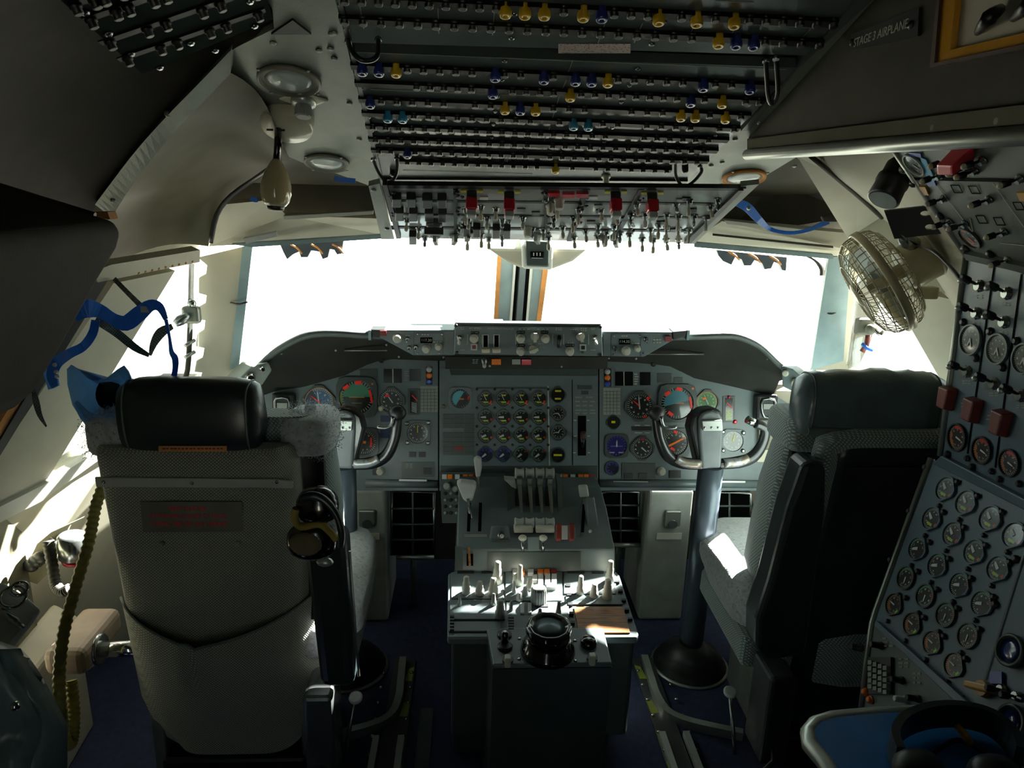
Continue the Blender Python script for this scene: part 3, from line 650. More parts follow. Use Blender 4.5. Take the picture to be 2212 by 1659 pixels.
for x, y in ((1190, 442), (1140, 492), (1208, 430)): inst('knob', T_KNOB, S.M(x, y, 0, 1.1, 1.1, 1.2, .005), sw)
for i in range(60):
    x = random.choice((845, 990, 1180, 1268, 1386)) + random.uniform(-8, 8); y = 414 + random.random() * 98
    inst('screw', T_SCREWD if i % 3 else T_SCREW, S.M(x - (y - 414) * (.3 if x > 1200 else -.1), y, 0, .9, .9, .9, .009), sw)
for i in range(26):
    x = 860 + random.random() * 640 - 0; y = 420 + random.random() * 85
    if x > 1590 - (y - 420): continue
    key(S, x - 9, y - 3, x + 9, y + 3, .003, random.choice(('panel_dark', 'black', 'placard', 'white_key')), sw, 'legend_plate', .005)
# ================================================================== breaker panel at the upper left
LC = Pl((PY(592, 62, 1.35) + PY(140, 0, 1.02) + PY(310, 160, 1.33)) / 3, (PY(140, 0, 1.0) - PY(592, 62, 1.34)).cross(PY(310, 160, 1.31) - PY(592, 62, 1.34)) * (1), (0, 0, 1))
if LC.n.dot(LC.o - CAM) > 0: LC = Pl(LC.o, -LC.n)
lb = thing('corner_breaker_panel', LC.p(400, 60), 'dark slanted breaker panel in the ceiling corner above the curved rib', 'breaker panel', 'ceiling breaker panels')
prism_px(LC, [(100, -40), (562, -60), (578, 0), (590, 42), (308, 160), (130, 0)], .02, .004).build('plate', 'breaker_dark', lb)
for a, b in (((180, 42), (420, -40)), ((215, 92), (570, -30)), ((255, 128), (572, 20)), ((150, 10), (330, -50))):
    pa, pb = LC.p(*a, .005), LC.p(*b, .005); d = (pb - pa).normalized(); s_ = LC.n.cross(d) * .008
    MB().prism([pa - s_, pb - s_, pb + s_, pa + s_], LC.n * .002).build('breaker_strip', 'strip', lb)
    for i in range(9):
        if i % 3 == 1: continue
        inst('circuit_breaker', T_BREAKER, LC.at(pa + (pb - pa) * (i + .5) / 9 + LC.n * .002, 0, .9), lb)
for x, y in ((183, 26), (234, 72), (283, 115), (345, 145), (412, 92), (550, 55), (465, 108), (540, 2)):
    inst('screw', T_SCREW, LC.M(x, y, 0, 1.5, 1.5, 1.5, .005), lb)
# ================================================================== gauges (unit radius meshes, scaled by their radius)
def ring_bezel(kind, m):
    N_ = 24; out, mid, inn = [], [], []
    for k in range(N_):
        a = 2 * PI * k / N_; c, s_ = math.cos(a), math.sin(a)
        if kind == 'round': R = 1.16
        elif kind == 'sq': R = 1.2 / max(abs(c), abs(s_)); R = min(R, 1.5)
        else: R = min(1.2 / max(abs(c), abs(s_)), 1.2 / (abs(c) + abs(s_)) * 1.24)
        out.append(Vector((R * c, R * s_, 0))); mid.append(Vector((R * c * .985, R * s_ * .985, .16))); inn.append(Vector((c * 1.02, s_ * 1.02, .16)))
    inn2 = [Vector((p.x * .96, p.y * .96, .03)) for p in inn]
    mb = MB().rings([out, mid, inn, inn2], caps=False, smooth=False); return tmpl(mb, m)
T_BEZ = {(k, m): ring_bezel(k, m) for k in ('round', 'sq', 'oct') for m in ('panel_dark', 'panel', 'black', 'fe_panel', 'placard')}
_dial = {}
def dialmesh(m):
    if m not in _dial:
        mb = MB(); mb.add([(math.cos(2 * PI * k / 32), math.sin(2 * PI * k / 32), .03) for k in range(32)], [tuple(range(32))]); _dial[m] = tmpl(mb, m)
    return _dial[m]
def needlemesh(m, L=.82, w_=.06, tail=.25, z=.06):
    mb = MB(); mb.prism([(-w_, -tail, z), (w_, -tail, z), (w_ * .8, L * .7, z), (0, L, z), (-w_ * .8, L * .7, z)], (0, 0, .02)); return tmpl(mb, m)
T_NEED = {'thin': needlemesh('white_key', .85, .05), 'wide': needlemesh('white_key', .72, .15, .05), 'short': needlemesh('white_key', .6, .07, .1), 'pink': needlemesh('red_glow', .75, .05, .1), 'amber': needlemesh('yellow_mark', .8, .05, .0), 'orange': needlemesh('orange_glow', .95, .09, .95)}
T_FLAG = {m: tmpl(MB().box((0, 0, .07), (.36, .2, .03)), m) for m in ('red_glow', 'orange_glow', 'red')}
T_BARV = tmpl(MB().box((0, 0, .07), (.13, .75, .03)), 'red_glow')
def gauge(pl, x, y, rpx, dial, par, bez='oct', bm='panel_dark', needles=(), flags=(), name='gauge', off=0.0, rot=0.0, asp=1.0):
    p = pl.p(x, y, off); r = rpx * depth(p) / F
    M = pl.at(p, rot, r, r * asp, r)
    g = inst(name, T_BEZ[(bez, bm)], M, par); inst('dial', dialmesh(dial), M, g)
    for k, ang in needles: inst('needle', T_NEED[k], M @ Matrix.Rotation(-math.radians(ang), 4, 'Z'), g)
    for m, fx, fy, fr in flags:
        inst('flag', T_BARV if m == 'bar' else T_FLAG[m], M @ Matrix.Translation((fx, fy, 0)) @ Matrix.Rotation(math.radians(fr), 4, 'Z'), g)
    return g
def light(pl, x, y, rpx, m, par, name='indicator_light', off=0.0):
    p = pl.p(x, y, off); r = rpx * depth(p) / F
    return MB().lathe([(r * 1.25, 0), (r * 1.25, .003), (r, .003), (r, .006), (r * .6, .009)], p, pl.n, 12).build(name, m, par)
def knob(pl, x, y, rpx, m, par, h=.02, off=0.0, name='knob', skirt=True):
    p = pl.p(x, y, off); r = rpx * depth(p) / F
    pr = ([(r * 1.2, 0), (r * 1.2, .004)] if skirt else []) + [(r, .004), (r * .95, h * .85), (r * .75, h)]
    return MB().lathe(pr, p, pl.n, 18).build(name, m, par)
def words(pl, x, y, body, hpx, par, m='print', off=.0012, name='lettering', rot=0.0):
    p = pl.p(x, y, off); s_ = hpx * depth(p) / F
    return MB().text(body, s_ * 1.35, pl.at(p, rot)).build(name, m, par)
def scribble(pl, x0, y0, x1, y1, rows, par, m='print_dim', off=.001, cols=3):
    """worn print too small to read: short broken bars"""
    mb = MB()
    for i in range(rows):
        ya = y0 + (y1 - y0) * (i + .25) / rows; yb = y0 + (y1 - y0) * (i + .7) / rows
        for j in range(cols):
            a = x0 + (x1 - x0) * (j + random.uniform(.02, .2)) / cols; b = x0 + (x1 - x0) * (j + random.uniform(.6, .95)) / cols
            mb.prism(pl.quad(a, ya, b, yb, off), pl.n * .0004)
    o = mb.build('small_print', m, par); o['kind'] = 'stuff'; return o
# ================================================================== instrument panel
ip = thing('instrument_panel', IP.p(1142, 1050), 'long grey main instrument panel full of round gauges under the hood', 'instrument panel')
prism_px(IP, [(560, 1060), (560, 850), (600, 838), (655, 832), (745, 806), (800, 778), (835, 768), (946, 772), (946, 1060)], .03).build('captain_panel', 'panel', ip)
prism_px(IP, [(949, 1060), (949, 770), (1292, 772), (1292, 1060)], .03).build('center_panel', 'panel', ip)
prism_px(IP, [(1295, 1060), (1295, 772), (1400, 778), (1450, 785), (1500, 812), (1600, 835), (1668, 850), (1700, 870), (1690, 1060)], .03).build('copilot_panel', 'panel', ip)
for x in (947.5, 1293.5): line(IP, x, 770, x + 1, 1060, .006, ip, 'void', -.004, 'panel_joint')
gauge(IP, 689, 868, 31, 'dial_sky_reflect', ip, 'oct', 'panel_dark', [('thin', -8), ('pink', -52)], name='airspeed_gauge')
gauge(IP, 771, 858, 37, 'dial_adi_green', ip, 'sq', 'panel_dark', [], [('red_glow', .1, .86, 0), ('red_glow', -.62, .58, 35), ('bar', .82, .05, 12)], name='attitude_gauge')
light(IP, 805, 829, 4, 'orange', ip)
gauge(IP, 845, 865, 25, 'dial_plain', ip, 'oct', 'panel_dark', [('thin', -35)], [('red_glow', -.35, .4, 0)], name='altimeter')
light(IP, 823, 882, 5, 'cream', ip, 'set_knob')
def tape(x, y, par, stripes='white_key'):
    key(IP, x - 13, y - 28, x + 13, y + 28, .003, 'panel_dark', par, 'scale_gauge', .0)
    g = key(IP, x - 8, y - 24, x + 8, y + 24, .0045, 'black_gloss', par, 'scale_window', .0)
    for i in range(7): line(IP, x - 5, y + 1 + i * 3, x + 6, y + 5 + i * 3, .0018, par, stripes, .005, 'hatch_mark')
    line(IP, x - 4, y - 14, x + 8, y - 2, .003, par, 'red_glow', .006, 'pointer')
tape(894, 868, ip); tape(1574, 884, ip, 'lime')
def placard_card(x0, y0, x1, y1, par):
    key(IP, x0, y0, x1, y1, .0015, 'placard', par, 'limit_placard', .0)
    for i in range(1, 8): line(IP, x0 + 1, y0 + (y1 - y0) * i / 8, x1 - 1, y0 + (y1 - y0) * i / 8, .0012, par, 'panel_dark', .0018)
    for i in range(1, 5): line(IP, x0 + (x1 - x0) * i / 5, y0 + 6, x0 + (x1 - x0) * i / 5, y1 - 1, .0012, par, 'panel_dark', .0018)
placard_card(908, 834, 946, 890, ip); placard_card(1303, 838, 1340, 896, ip)
for x in (838, 859): key(IP, x - 9, 797, x + 9, 827, .002, 'black_gloss', ip, 'display_window')
line(IP, 848.5, 797, 849, 827, .003, ip, 'print', .003)
key(IP, 885, 797, 908, 823, .002, 'black_gloss', ip, 'display_window')
scribble(IP, 872, 800, 884, 824, 5, ip, 'print_dim', .001, 1)
key(IP, 920, 792, 934, 831, .002, 'black', ip, 'light_housing')
for y, m in ((798, 'white_key'), (811, 'orange'), (824, 'lamp_blue')): light(IP, 927, y, 5, m, ip, off=.002)
key(IP, 778, 797, 815, 817, .002, 'panel_dark', ip, 'blank_cover')
gauge(IP, 786, 955, 27, 'dial_hsi', ip, 'sq', 'panel_dark', [('pink', -60)], [('bar', .58, 0, 0), ('orange_glow', 0, 0, 0)], name='compass_gauge')
key(IP, 822, 898, 848, 911, .002, 'navy', ip, 'blue_placard'); key(IP, 822, 926, 848, 946, .002, 'navy', ip, 'blue_placard')
gauge(IP, 902, 935, 23, 'dial_plain', ip, 'sq', 'panel', [('amber', 0)], name='clock')
for x, y in ((879, 915), (925, 913), (880, 956), (924, 957)): inst('screw', T_SCREW, IP.M(x, y, 0, 1.6, 1.6, 1.6, .008), ip)
scribble(IP, 885, 968, 920, 973, 1, ip, 'print_dim', .001, 5)
for x in (891, 912): key(IP, x - 7, 976, x + 7, 987, .004, 'black', ip, 'push_button')
key(IP, 868, 998, 938, 1030, .003, 'panel_dark', ip, 'lower_module'); scribble(IP, 874, 1001, 892, 1012, 3, ip, 'print_dim', .0035, 2); key(IP, 915, 1010, 932, 1024, .006, 'black', ip, 'selector')
knob(IP, 822, 1018, 8, 'knob_white', ip); scribble(IP, 845, 1006, 864, 1011, 1, ip)
key(IP, 805, 1012, 818, 1026, .004, 'black', ip, 'push_button')
light(IP, 824, 778, 5, 'black', ip, 'vent_hole')
# copilot side
key(IP, 1305, 797, 1320, 835, .002, 'black', ip, 'light_housing')
for y, m in ((803, 'white_key'), (816, 'orange'), (829, 'lamp_blue')): light(IP, 1312, y, 5, m, ip, off=.002)
for x in (1338, 1358): key(IP, x - 9, 803, x + 9, 833, .002, 'black_gloss', ip, 'display_window')
line(IP, 1347.5, 803, 1348, 833, .003, ip, 'print', .003)
key(IP, 1382, 804, 1405, 832, .002, 'black_gloss', ip, 'display_window'); scribble(IP, 1369, 806, 1380, 832, 5, ip, 'print', .001, 1)
key(IP, 1420, 806, 1450, 826, .002, 'panel_dark', ip, 'blank_cover'); key(IP, 1456, 815, 1474, 826, .002, 'panel_dark', ip, 'blank_cover')
gauge(IP, 1381, 877, 28, 'dial_plain', ip, 'oct', 'panel_dark', [('thin', -6), ('pink', -50)], [('red_glow', .7, .62, 45), ('red_glow', .45, -.86, 30)], name='altimeter')
gauge(IP, 1462, 871, 35, 'dial_adi_blue', ip, 'sq', 'panel_dark', [], [('red_glow', .1, .88, -10), ('red_glow', -.62, .6, 35), ('red_glow', -.4, -.65, -35), ('bar', .85, .05, 12)], name='attitude_gauge')
light(IP, 1495, 839, 4, 'orange', ip)
gauge(IP, 1527, 868, 23, 'dial_green_reflect', ip, 'oct', 'panel_dark', [('thin', -25)], [('orange_glow', -.25, .3, 0)], name='airspeed_gauge')
gauge(IP, 1325, 912, 14, 'dial_yaw', ip, 'oct', 'panel_dark', name='trim_gauge')
gauge(IP, 1332, 963, 22, 'dial_purple', ip, 'sq', 'panel_dark', [('short', 0)], name='course_gauge')
gauge(IP, 1387, 968, 23, 'dial_plain', ip, 'oct', 'panel_dark', [('short', 130)], [('red', 0, .85, 0)], name='vertical_speed_gauge')
gauge(IP, 1458, 956, 27, 'dial_hsi', ip, 'sq', 'panel_dark', [('orange', 62)], [('red_glow', .0, .85, -30), ('red_glow', -.2, -.5, -30)], name='compass_gauge')
gauge(IP, 1583, 953, 22, 'dial_plain', ip, 'sq', 'panel', [('amber', 8)], name='clock')
for x, y in ((1562, 933), (1606, 935), (1562, 973), (1605, 974)): inst('screw', T_SCREW, IP.M(x, y, 0, 1.6, 1.6, 1.6, .008), ip)
gauge(IP, 1322, 1011, 14, 'dial_oil_blue', ip, 'round', 'panel_dark', name='flap_gauge')
key(IP, 1343, 1000, 1415, 1033, .003, 'panel_dark', ip, 'lower_module')
for x in (1357, 1388): key(IP, x - 9, 1022, x + 9, 1033, .006, 'black', ip, 'push_button')
for y in (917, 933): scribble(IP, 1370, y, 1408, y + 4, 1, ip, 'print', .001, 2)
key(IP, 1365, 921, 1408, 930, .002, 'black', ip, 'light_housing')
knob(IP, 1428, 1018, 8, 'knob_white', ip); key(IP, 1446, 1016, 1470, 1032, .004, 'black', ip, 'push_button')
light(IP, 1411, 786, 5, 'black', ip, 'vent_hole'); light(IP, 1587, 911, 4, 'red', ip); light(IP, 1574, 858, 3, 'red', ip)
# centre
gauge(IP, 994, 861, 21, 'dial_standby', ip, 'sq', 'panel', [], [('red_glow', .85, .1, 80)], name='standby_horizon')
light(IP, 958, 878, 4, 'placard_olive', ip, 'set_knob')
for i, x in enumerate((1049, 1087.5, 1126, 1164)):
    gauge(IP, x, 861, 15.5, 'dial_engine2', ip, 'oct', 'panel_dark', [('thin', -28)], [('orange_glow', .75, -.7, -35)], 'engine_gauge')
    gauge(IP, x, 901, 15.5, 'dial_engine', ip, 'oct', 'panel_dark', [('wide', -92)], [], 'engine_gauge')
    gauge(IP, x, 940, 15.5, 'dial_engine', ip, 'oct', 'panel_dark', [('wide', -115)], [], 'engine_gauge')
    gauge(IP, x, 981, 15.5, 'dial_oil_blue' if i < 2 else 'dial_oil', ip, 'oct', 'panel_dark', [('wide', -130)], [], 'engine_gauge')
line(IP, 1184, 834, 1187, 1006, .004, ip, 'print', .001)
gauge(IP, 1205, 853, 15.5, 'dial_pair', ip, 'oct', 'panel_dark', name='pair_gauge')
gauge(IP, 1205.5, 893, 15.5, 'dial_plain', ip, 'oct', 'panel_dark', [('short', -90), ('short', 140)], name='temperature_gauge')
gauge(IP, 1206, 934, 15.5, 'dial_plain', ip, 'oct', 'panel_dark', [('short', -90), ('short', 30)], name='temperature_gauge')
gauge(IP, 1205, 983, 15, 'dial_bar', ip, 'round', 'panel_dark', name='fuel_gauge')
for r in range(9):
    for c in range(3):
        x0 = 957 + c * 23; y0 = 894 + r * 10
        key(IP, x0, y0, x0 + 21.5, y0 + 8.5, .0025, 'red_dim' if (r, c) == (7, 1) else ('panel' if (r, c) in ((3, 0), (3, 1)) else 'panel_dark'), ip, 'caption_light')
key(IP, 1029, 836, 1180, 840, .001, 'panel_dark', ip, 'legend_strip')
for r in range(4):
    for c in range(5): inst('screw', T_SCREWD, IP.M(1030 + c * 38.5, 841 + r * 40, 0, .8, .8, .8, .002), ip)
line(IP, 1236, 820, 1237, 1005, .0025, ip, 'void', .0005, 'panel_joint')
for y0, y1, n_ in ((855, 862, 2), (864, 871, 3), (873, 880, 3), (883, 896, 3)): scribble(IP, 1242, y0, 1287, y1, 2 if y1 - y0 > 10 else 1, ip, 'print_dim', .001, n_)
key(IP, 1247, 832, 1279, 841, .0015, 'panel_dark', ip, 'legend_strip'); key(IP, 1255, 844, 1271, 852, .0015, 'panel_dark', ip, 'legend_strip')
key(IP, 1248, 898, 1266, 984, .001, 'void', ip, 'lever_slot')
gl = MB().tube([IP.p(1258, 965, .0), IP.p(1259, 950, .03), IP.p(1260, 942, .05)], .006, 8).build('gear_lever', 'steel', ip)
MB().lathe([(.012, -.008), (.015, -.004), (.015, .004), (.012, .008)], IP.p(1260, 941, .055), (1, 0, 0), 14).build('wheel_grip', 'brown', gl)
for y in (908, 942, 978): scribble(IP, 1238, y - 2, 1246, y + 2, 1, ip, 'print', .001, 1); scribble(IP, 1268, y - 2, 1276, y + 2, 1, ip, 'print', .001, 1)
key(IP, 952, 1006, 1290, 1022, .004, 'panel_dark', ip, 'lower_rail')
mb = MB(); mb.prism([IP.p(975, 810, .002), IP.p(1290, 812, .002), IP.p(1292, 796, .05), IP.p(970, 794, .05)], IP.n * .004); mb.build('hood_apron', 'panel_dark', ip)
key(IP, 950, 796, 976, 812, .002, 'panel', ip, 'corner_plate')
# rolled lower edges and rails under the panel
for x0, x1 in ((790, 945), (1295, 1640)):
    MB().cyl(IP.p(x0, 1044, .006), IP.p(x1, 1046, .006), .013, n=10).build('lower_rail', 'panel', ip)
for x0, x1, y in ((862, 922, 1037), (1325, 1400, 1041), (1510, 1610, 1040)):
    line(IP, x0, y, x1, y + 1, .006, ip, 'alu', .016, 'metal_strip')
prism_px(IP, [(1640, 880), (1700, 885), (1700, 985), (1640, 985)], .02, .02).build('side_board', 'liner_olive', ip)
prism_px(IP, [(1636, 972), (1690, 972), (1690, 998), (1636, 998)], .02, .03).build('side_ledge', 'cream', ip)
# small hooded indicators at both ends
def hooded(x, y, par, name='hooded_indicator'):
    p = IP.p(x, y); t = IP.M(x, y)
    b = MB(); b.add([t @ v for v in MB().box((0, 0, .02), (.07, .085, .04)).v], MB().box((0, 0, .02), (1, 1, 1)).f); h = b.build(name, 'black', par, .008)
    b = MB(); b.tube([t @ Vector(q) for q in ((-.018, .026, .045), (.018, .026, .045), (.022, 0, .045), (.012, -.03, .045), (-.012, -.03, .045), (-.022, 0, .045))], .004, 6, 2, loop=True); b.build('rim', 'steel', h)
    b = MB(); b.prism([t @ Vector(q) for q in ((-.016, -.005, .042), (.016, -.005, .042), (.016, .012, .042), (-.016, .012, .042))], IP.n * .003); b.build('dial', 'placard', h)
hooded(617, 876, ip); hooded(1648, 878, ip)
# ================================================================== glareshield with the mode panel
gs = thing('glareshield', PY(1142, 775, 2.25), 'curved dark glareshield hood with grey autopilot panel across the top', 'glareshield')
YL = 2.19
lipc = [(545, 800), (566, 775), (600, 747), (650, 720), (690, 711), (740, 711), (805, 715), (985, 716), (1300, 718), (1478, 718), (1550, 716), (1595, 718), (1640, 738), (1680, 775), (1708, 798)]
L3 = [PY(x, y + 9, YL) for x, y in lipc]
SP, _ = spline(L3, 4)
rg = []
for p in SP:
    rg.append([p + Vector((0, y, z)) for y, z in ((0, -.012), (-.012, -.006), (-.014, .004), (-.006, .011), (.012, .012), (.03, .006), (.03, -.01))])
MB().rings(rg).build('padded_lip', 'lip', gs)
hood, under = [], []
top = [IP.p(x, y) for x, y in ((540, 856), (560, 850), (600, 838), (655, 832), (745, 806), (800, 778), (835, 768), (946, 772), (1292, 772), (1400, 778), (1450, 785), (1500, 812), (1600, 835), (1668, 850), (1705, 872))]
def top_z(x):
    for a, b in zip(top, top[1:]):
        if a.x <= x <= b.x: t = (x - a.x) / (b.x - a.x); return a.lerp(b, t)
    return top[0] if x < top[0].x else top[-1]
for p in SP:
    hood.append([p + Vector((0, .02, .006)), p + Vector((0, .2, -.05)), p + Vector((0, .42, -.11)), Vector((p.x, 2.8, min(p.z - .14, .94))), Vector((p.x, 2.82, .76))])
    q = top_z(p.x)
    under.append([p + Vector((0, .0, -.012)), p.lerp(q, .5) + Vector((0, .02, .004)), q + Vector((0, .004, -.02))])
for e in (0, -1):
    pass
MB().grid(hood).build('hood_top', 'hood', gs); MB().grid(under).build('hood_lining', 'hood', gs)
GF = Pl((C0, YL - .03, 1.1), (0, -.985, -.05)); GS2 = Pl((C0, YL - .016, 1.1), (0, -.985, -.05))
prism_px(GF, [(982, 703), (1300, 706), (1303, 770), (980, 766)], .05).build('mode_panel', 'panel', gs, .003)
prism_px(GF, [(984, 697), (1298, 700), (1302, 707), (980, 704)], .03, -.004).build('mode_panel_cap', 'panel_dark', gs)
prism_px(GS2, [(832, 713), (982, 713), (982, 768), (892, 768), (818, 728), (815, 720)], .08).build('radio_panel', 'panel', gs, .003)
prism_px(GS2, [(1302, 716), (1452, 717), (1454, 735), (1392, 771), (1302, 770)], .08).build('radio_panel', 'panel', gs, .003)
prism_px(GS2, [(800, 712), (832, 713), (818, 730), (806, 728)], .05, .004).build('end_cap', 'black', gs, .003)
prism_px(GS2, [(1452, 717), (1486, 714), (1480, 728), (1454, 735)], .05, .004).build('end_cap', 'black', gs, .003)
for x in (800, 1484): MB().box(PY(x, 722, YL - .008), (.008, .03, .03)).build('lip_joint', 'post_blue', gs)
for x, y, r in ((1024, 731, 8), (1124.5, 731, 8), (1178, 731, 8), (1124.5, 758, 8), (1230.5, 758, 8)): knob(GF, x, y, r, 'knob_white', gs, .022)
for x, y, a in ((1155, 726, 0), (1152, 754, -68), (1253.6, 726, 18)): inst('selector_knob', T_BAR, GF.M(x, y, math.radians(a), 1.05, 1.05, 1.2), gs)
for x in (1049, 1072.5):
    f_ = key(GF, x - 7, 722, x + 7, 750, .002, 'white_key', gs, 'engage_switch'); key(GF, x - 4.5, 724, x + 4.5, 749, .003, 'void', f_, 'slot'); key(GF, x - 9, 750, x + 9, 759, .02, 'cream', f_, 'paddle', 0, .003)
for x, y in ((1024, 749), (1259, 750)): f_ = key(GF, x - 7, y - 7, x + 7, y + 7, .004, 'white_key', gs, 'push_light'); key(GF, x - 4, y - 4, x + 4, y + 4, .005, 'red_dim' if x < 1100 else 'black', f_, 'lens')
for x, y in ((1031, 741), (1259, 739), (1259, 761)): light(GF, x, y, 2.2, 'leaf', gs)
MB().lathe([(.012, -.006), (.02, -.004), (.02, .004), (.012, .006)], GF.p(1207.5, 737, -.002), GF.u, 20).build('pitch_wheel', 'black', gs)
for x in (992, 1285): toggle(GF, x, 730, gs, T_TOG, .3, 1.1)
for x in (1010, 1041, 1114, 1194, 1217.5, 1271.5): line(GF, x, 722, x, 744, .0022, gs, 'print', .001)
words(GF, 1026, 709, 'A/T SPEED', 4.2, gs); words(GF, 1081, 710, 'AUTO PILOT ENGAGE', 4.2, gs)
for q in ((994, 706, 1003, 713), (1120, 709, 1146, 713), (1160, 709, 1188, 713), (1200, 707, 1214, 714), (1232, 709, 1246, 714), (1254, 708, 1268, 716), (1277, 707, 1285, 713), (994, 754, 1004, 758), (1119, 739, 1135, 743), (1141, 741, 1150, 746), (1162, 741, 1174, 744), (1226, 739, 1240, 743), (1276, 754, 1287, 758), (1166, 748, 1178, 751)):
    scribble(GF, *q, 2 if q[3] - q[1] > 5 else 1, gs, 'print', .001, 3)
for x, y, w_ in ((1026, 719, 18), (1125, 718, 18), (1176, 718, 16), (1125, 746, 18), (1231, 746, 20)): key(GF, x - w_ / 2, y - 3, x + w_ / 2, y + 2.5, .0012, 'void', gs, 'counter_window'); scribble(GF, x - w_ / 2 + 1, y - 2.5, x + w_ / 2 - 1, y + 2, 1, gs, 'print_dim', .0016, 4)
for x, y in ((987, 762), (1296, 766), (985, 703), (1297, 706)): inst('screw', T_SCREWD, GF.M(x, y), gs)
GL = Pl((C0, YL + .02, 1.05), (0, -.97, -.24))
key(GL, 962, 770, 1312, 796, .003, 'hood', gs, 'lower_fascia', -.004)
key(GL, 1062, 774, 1082, 786, .006, 'orange', gs, 'caution_light'); key(GL, 1106, 775, 1124, 786, .004, 'placard', gs, 'caution_light'); key(GL, 1127, 775, 1147, 786, .006, 'red', gs, 'warning_light')
toggle(GL, 1046, 779, gs, T_TOG, 0, 1.3); scribble(GL, 1020, 775, 1034, 786, 3, gs, 'post_blue', .003, 2)
for x, y in ((1058, 791), (1213, 792), (862, 771), (958, 772), (1315, 774), (1374, 775), (655, 735), (710, 726), (608, 764), (788, 727), (725, 757), (835, 745), (1491, 732), (1566, 731), (1618, 742), (1658, 775)): MB().ball(PY(x, y, YL + .01), .0035, 6, 4).build('rivet', 'alu', gs)
for x0, x1, y, x2 in ((744, 836, 757, 724), (1400, 1520, 765, 1522)):
    MB().cyl(PY(x0, y, 2.26), PY(x1, y, 2.26), .0028, n=8).build('pull_rod', 'alu_dull', gs)
words(GS2, 921, 735, '117.20', 6.2, gs, 'print', .003); key(GS2, 908, 729, 934, 741, .0015, 'void', gs, 'frequency_window')
words(GS2, 1349, 738, '114.35', 6.2, gs, 'print', .003); key(GS2, 1337, 732, 1361, 744, .0015, 'void', gs, 'frequency_window')
for x, y, r in ((859, 730, 9), (921, 753, 8), (947, 748, 7), (1352, 757, 8.5), (1376, 752, 6)): knob(GS2, x, y, r, 'knob_white', gs, .02)
for x, y in ((880, 732), (898, 750), (1395, 733), (1328, 752), (884, 751)): toggle(GS2, x, y, gs, T_TOGS, .2, .9)
for x, y in ((828, 719), (1443, 731)): key(GS2, x - 7, y - 5, x + 7, y + 6, .004, 'red_dim', gs, 'warning_light', .004)
for x0, y0, x1, y1 in ((894, 719, 957, 768), (1320, 721, 1384, 770)):
    for a, b in (((x0, y0), (x1, y0)), ((x1, y0), (x1, y1)), ((x0, y1), (x0, y0))): line(GS2, *a, *b, .0015, gs, 'panel_dark', .001)
for q in ((910, 721, 928, 725), (934, 737, 956, 741), (1342, 724, 1356, 728), (1364, 740, 1382, 744), (1410, 731, 1430, 743), (876, 723, 886, 727)): scribble(GS2, *q, 2 if q[3] - q[1] > 6 else 1, gs, 'print', .001, 3)
for x, y in ((903, 764), (948, 763), (902, 722), (955, 722), (1326, 726), (1382, 726), (1325, 766), (1390, 762)): inst('screw', T_SCREW, GS2.M(x, y, 0, .8, .8, .8), gs)
for x, w_ in ((1075, 14), (1200, 12)): prism_px(GF, [(x - w_, 699), (x + w_, 700), (x + w_ - 3, 693), (x - w_ + 3, 693)], .02, -.04).build('defrost_cap', 'alu', gs)
# angled side light boxes at both ends of the hood
for s_, pts, ks, lab in ((0, [(505, 830), (545, 790), (580, 783), (588, 800), (560, 842), (525, 845)], ((565, 797, 5), (540, 817, 9)), 'small grey angled light panel beside the white window post behind the black headrest'),
                    (1, [(1688, 790), (1712, 797), (1742, 822), (1755, 845), (1720, 850), (1690, 835)], ((1697, 806, 6), (1718, 827, 8)), 'small grey angled light panel at the end of the hood beside the copilot headrest')):
    Q = Pl(PY(545 if not s_ else 1720, 815, 2.14), (.5 if not s_ else -.5, -.85, .1))
    t = thing('side_light_panel', Q.p(*pts[0]), lab, 'control panel', 'side light panels')
    prism_px(Q, pts, .12).build('housing', 'panel' if s_ else 'placard', t, .004)
    for x, y, r in ks: knob(Q, x, y, r, 'chrome' if not s_ else 'knob_white', t, .016)
    scribble(Q, pts[1][0] + 12, pts[1][1] + 4, pts[1][0] + 22, pts[1][1] + 8, 1, t, 'print')
# ================================================================== control stand
PT = Pl((.18, 1.63, .5375), (0, -.06, .998), (0, .998, .06)); PT.u = Vector((1, 0, 0)); PT.v = PT.n.cross(PT.u)
cs = thing('control_stand', (.18, 1.8, 0), 'grey center control stand with thrust levers between the two seats', 'control stand')
body = MB(); body.prism([(-.035, 1.52, .02), (-.035, 1.515, .515), (-.035, 1.753, .53), (-.035, 2.3, .55), (-.035, 2.3, .02)], (.43, 0, 0)); 
body = MB(); X0, X1 = -.038, .398
for x in (X0, X1): pass
body.prism([(X0, 1.515, .51), (X0, 1.753, .53), (X0, 2.3, .55), (X0, 2.3, .0), (X0, 1.72, .0), (X0, 1.66, .16), (X0, 1.515, .23)], (X1 - X0, 0, 0)); body.build('body', 'panel_dark', cs, .012, 3)
tp = MB(); tp.prism(PT.poly([(966, 1374), (968, 1240), (978, 1234), (1330, 1234), (1338, 1242), (1380, 1370), (1376, 1376), (970, 1378)]), PT.n * -.02); tp.build('top_plate', 'panel', cs, .005)
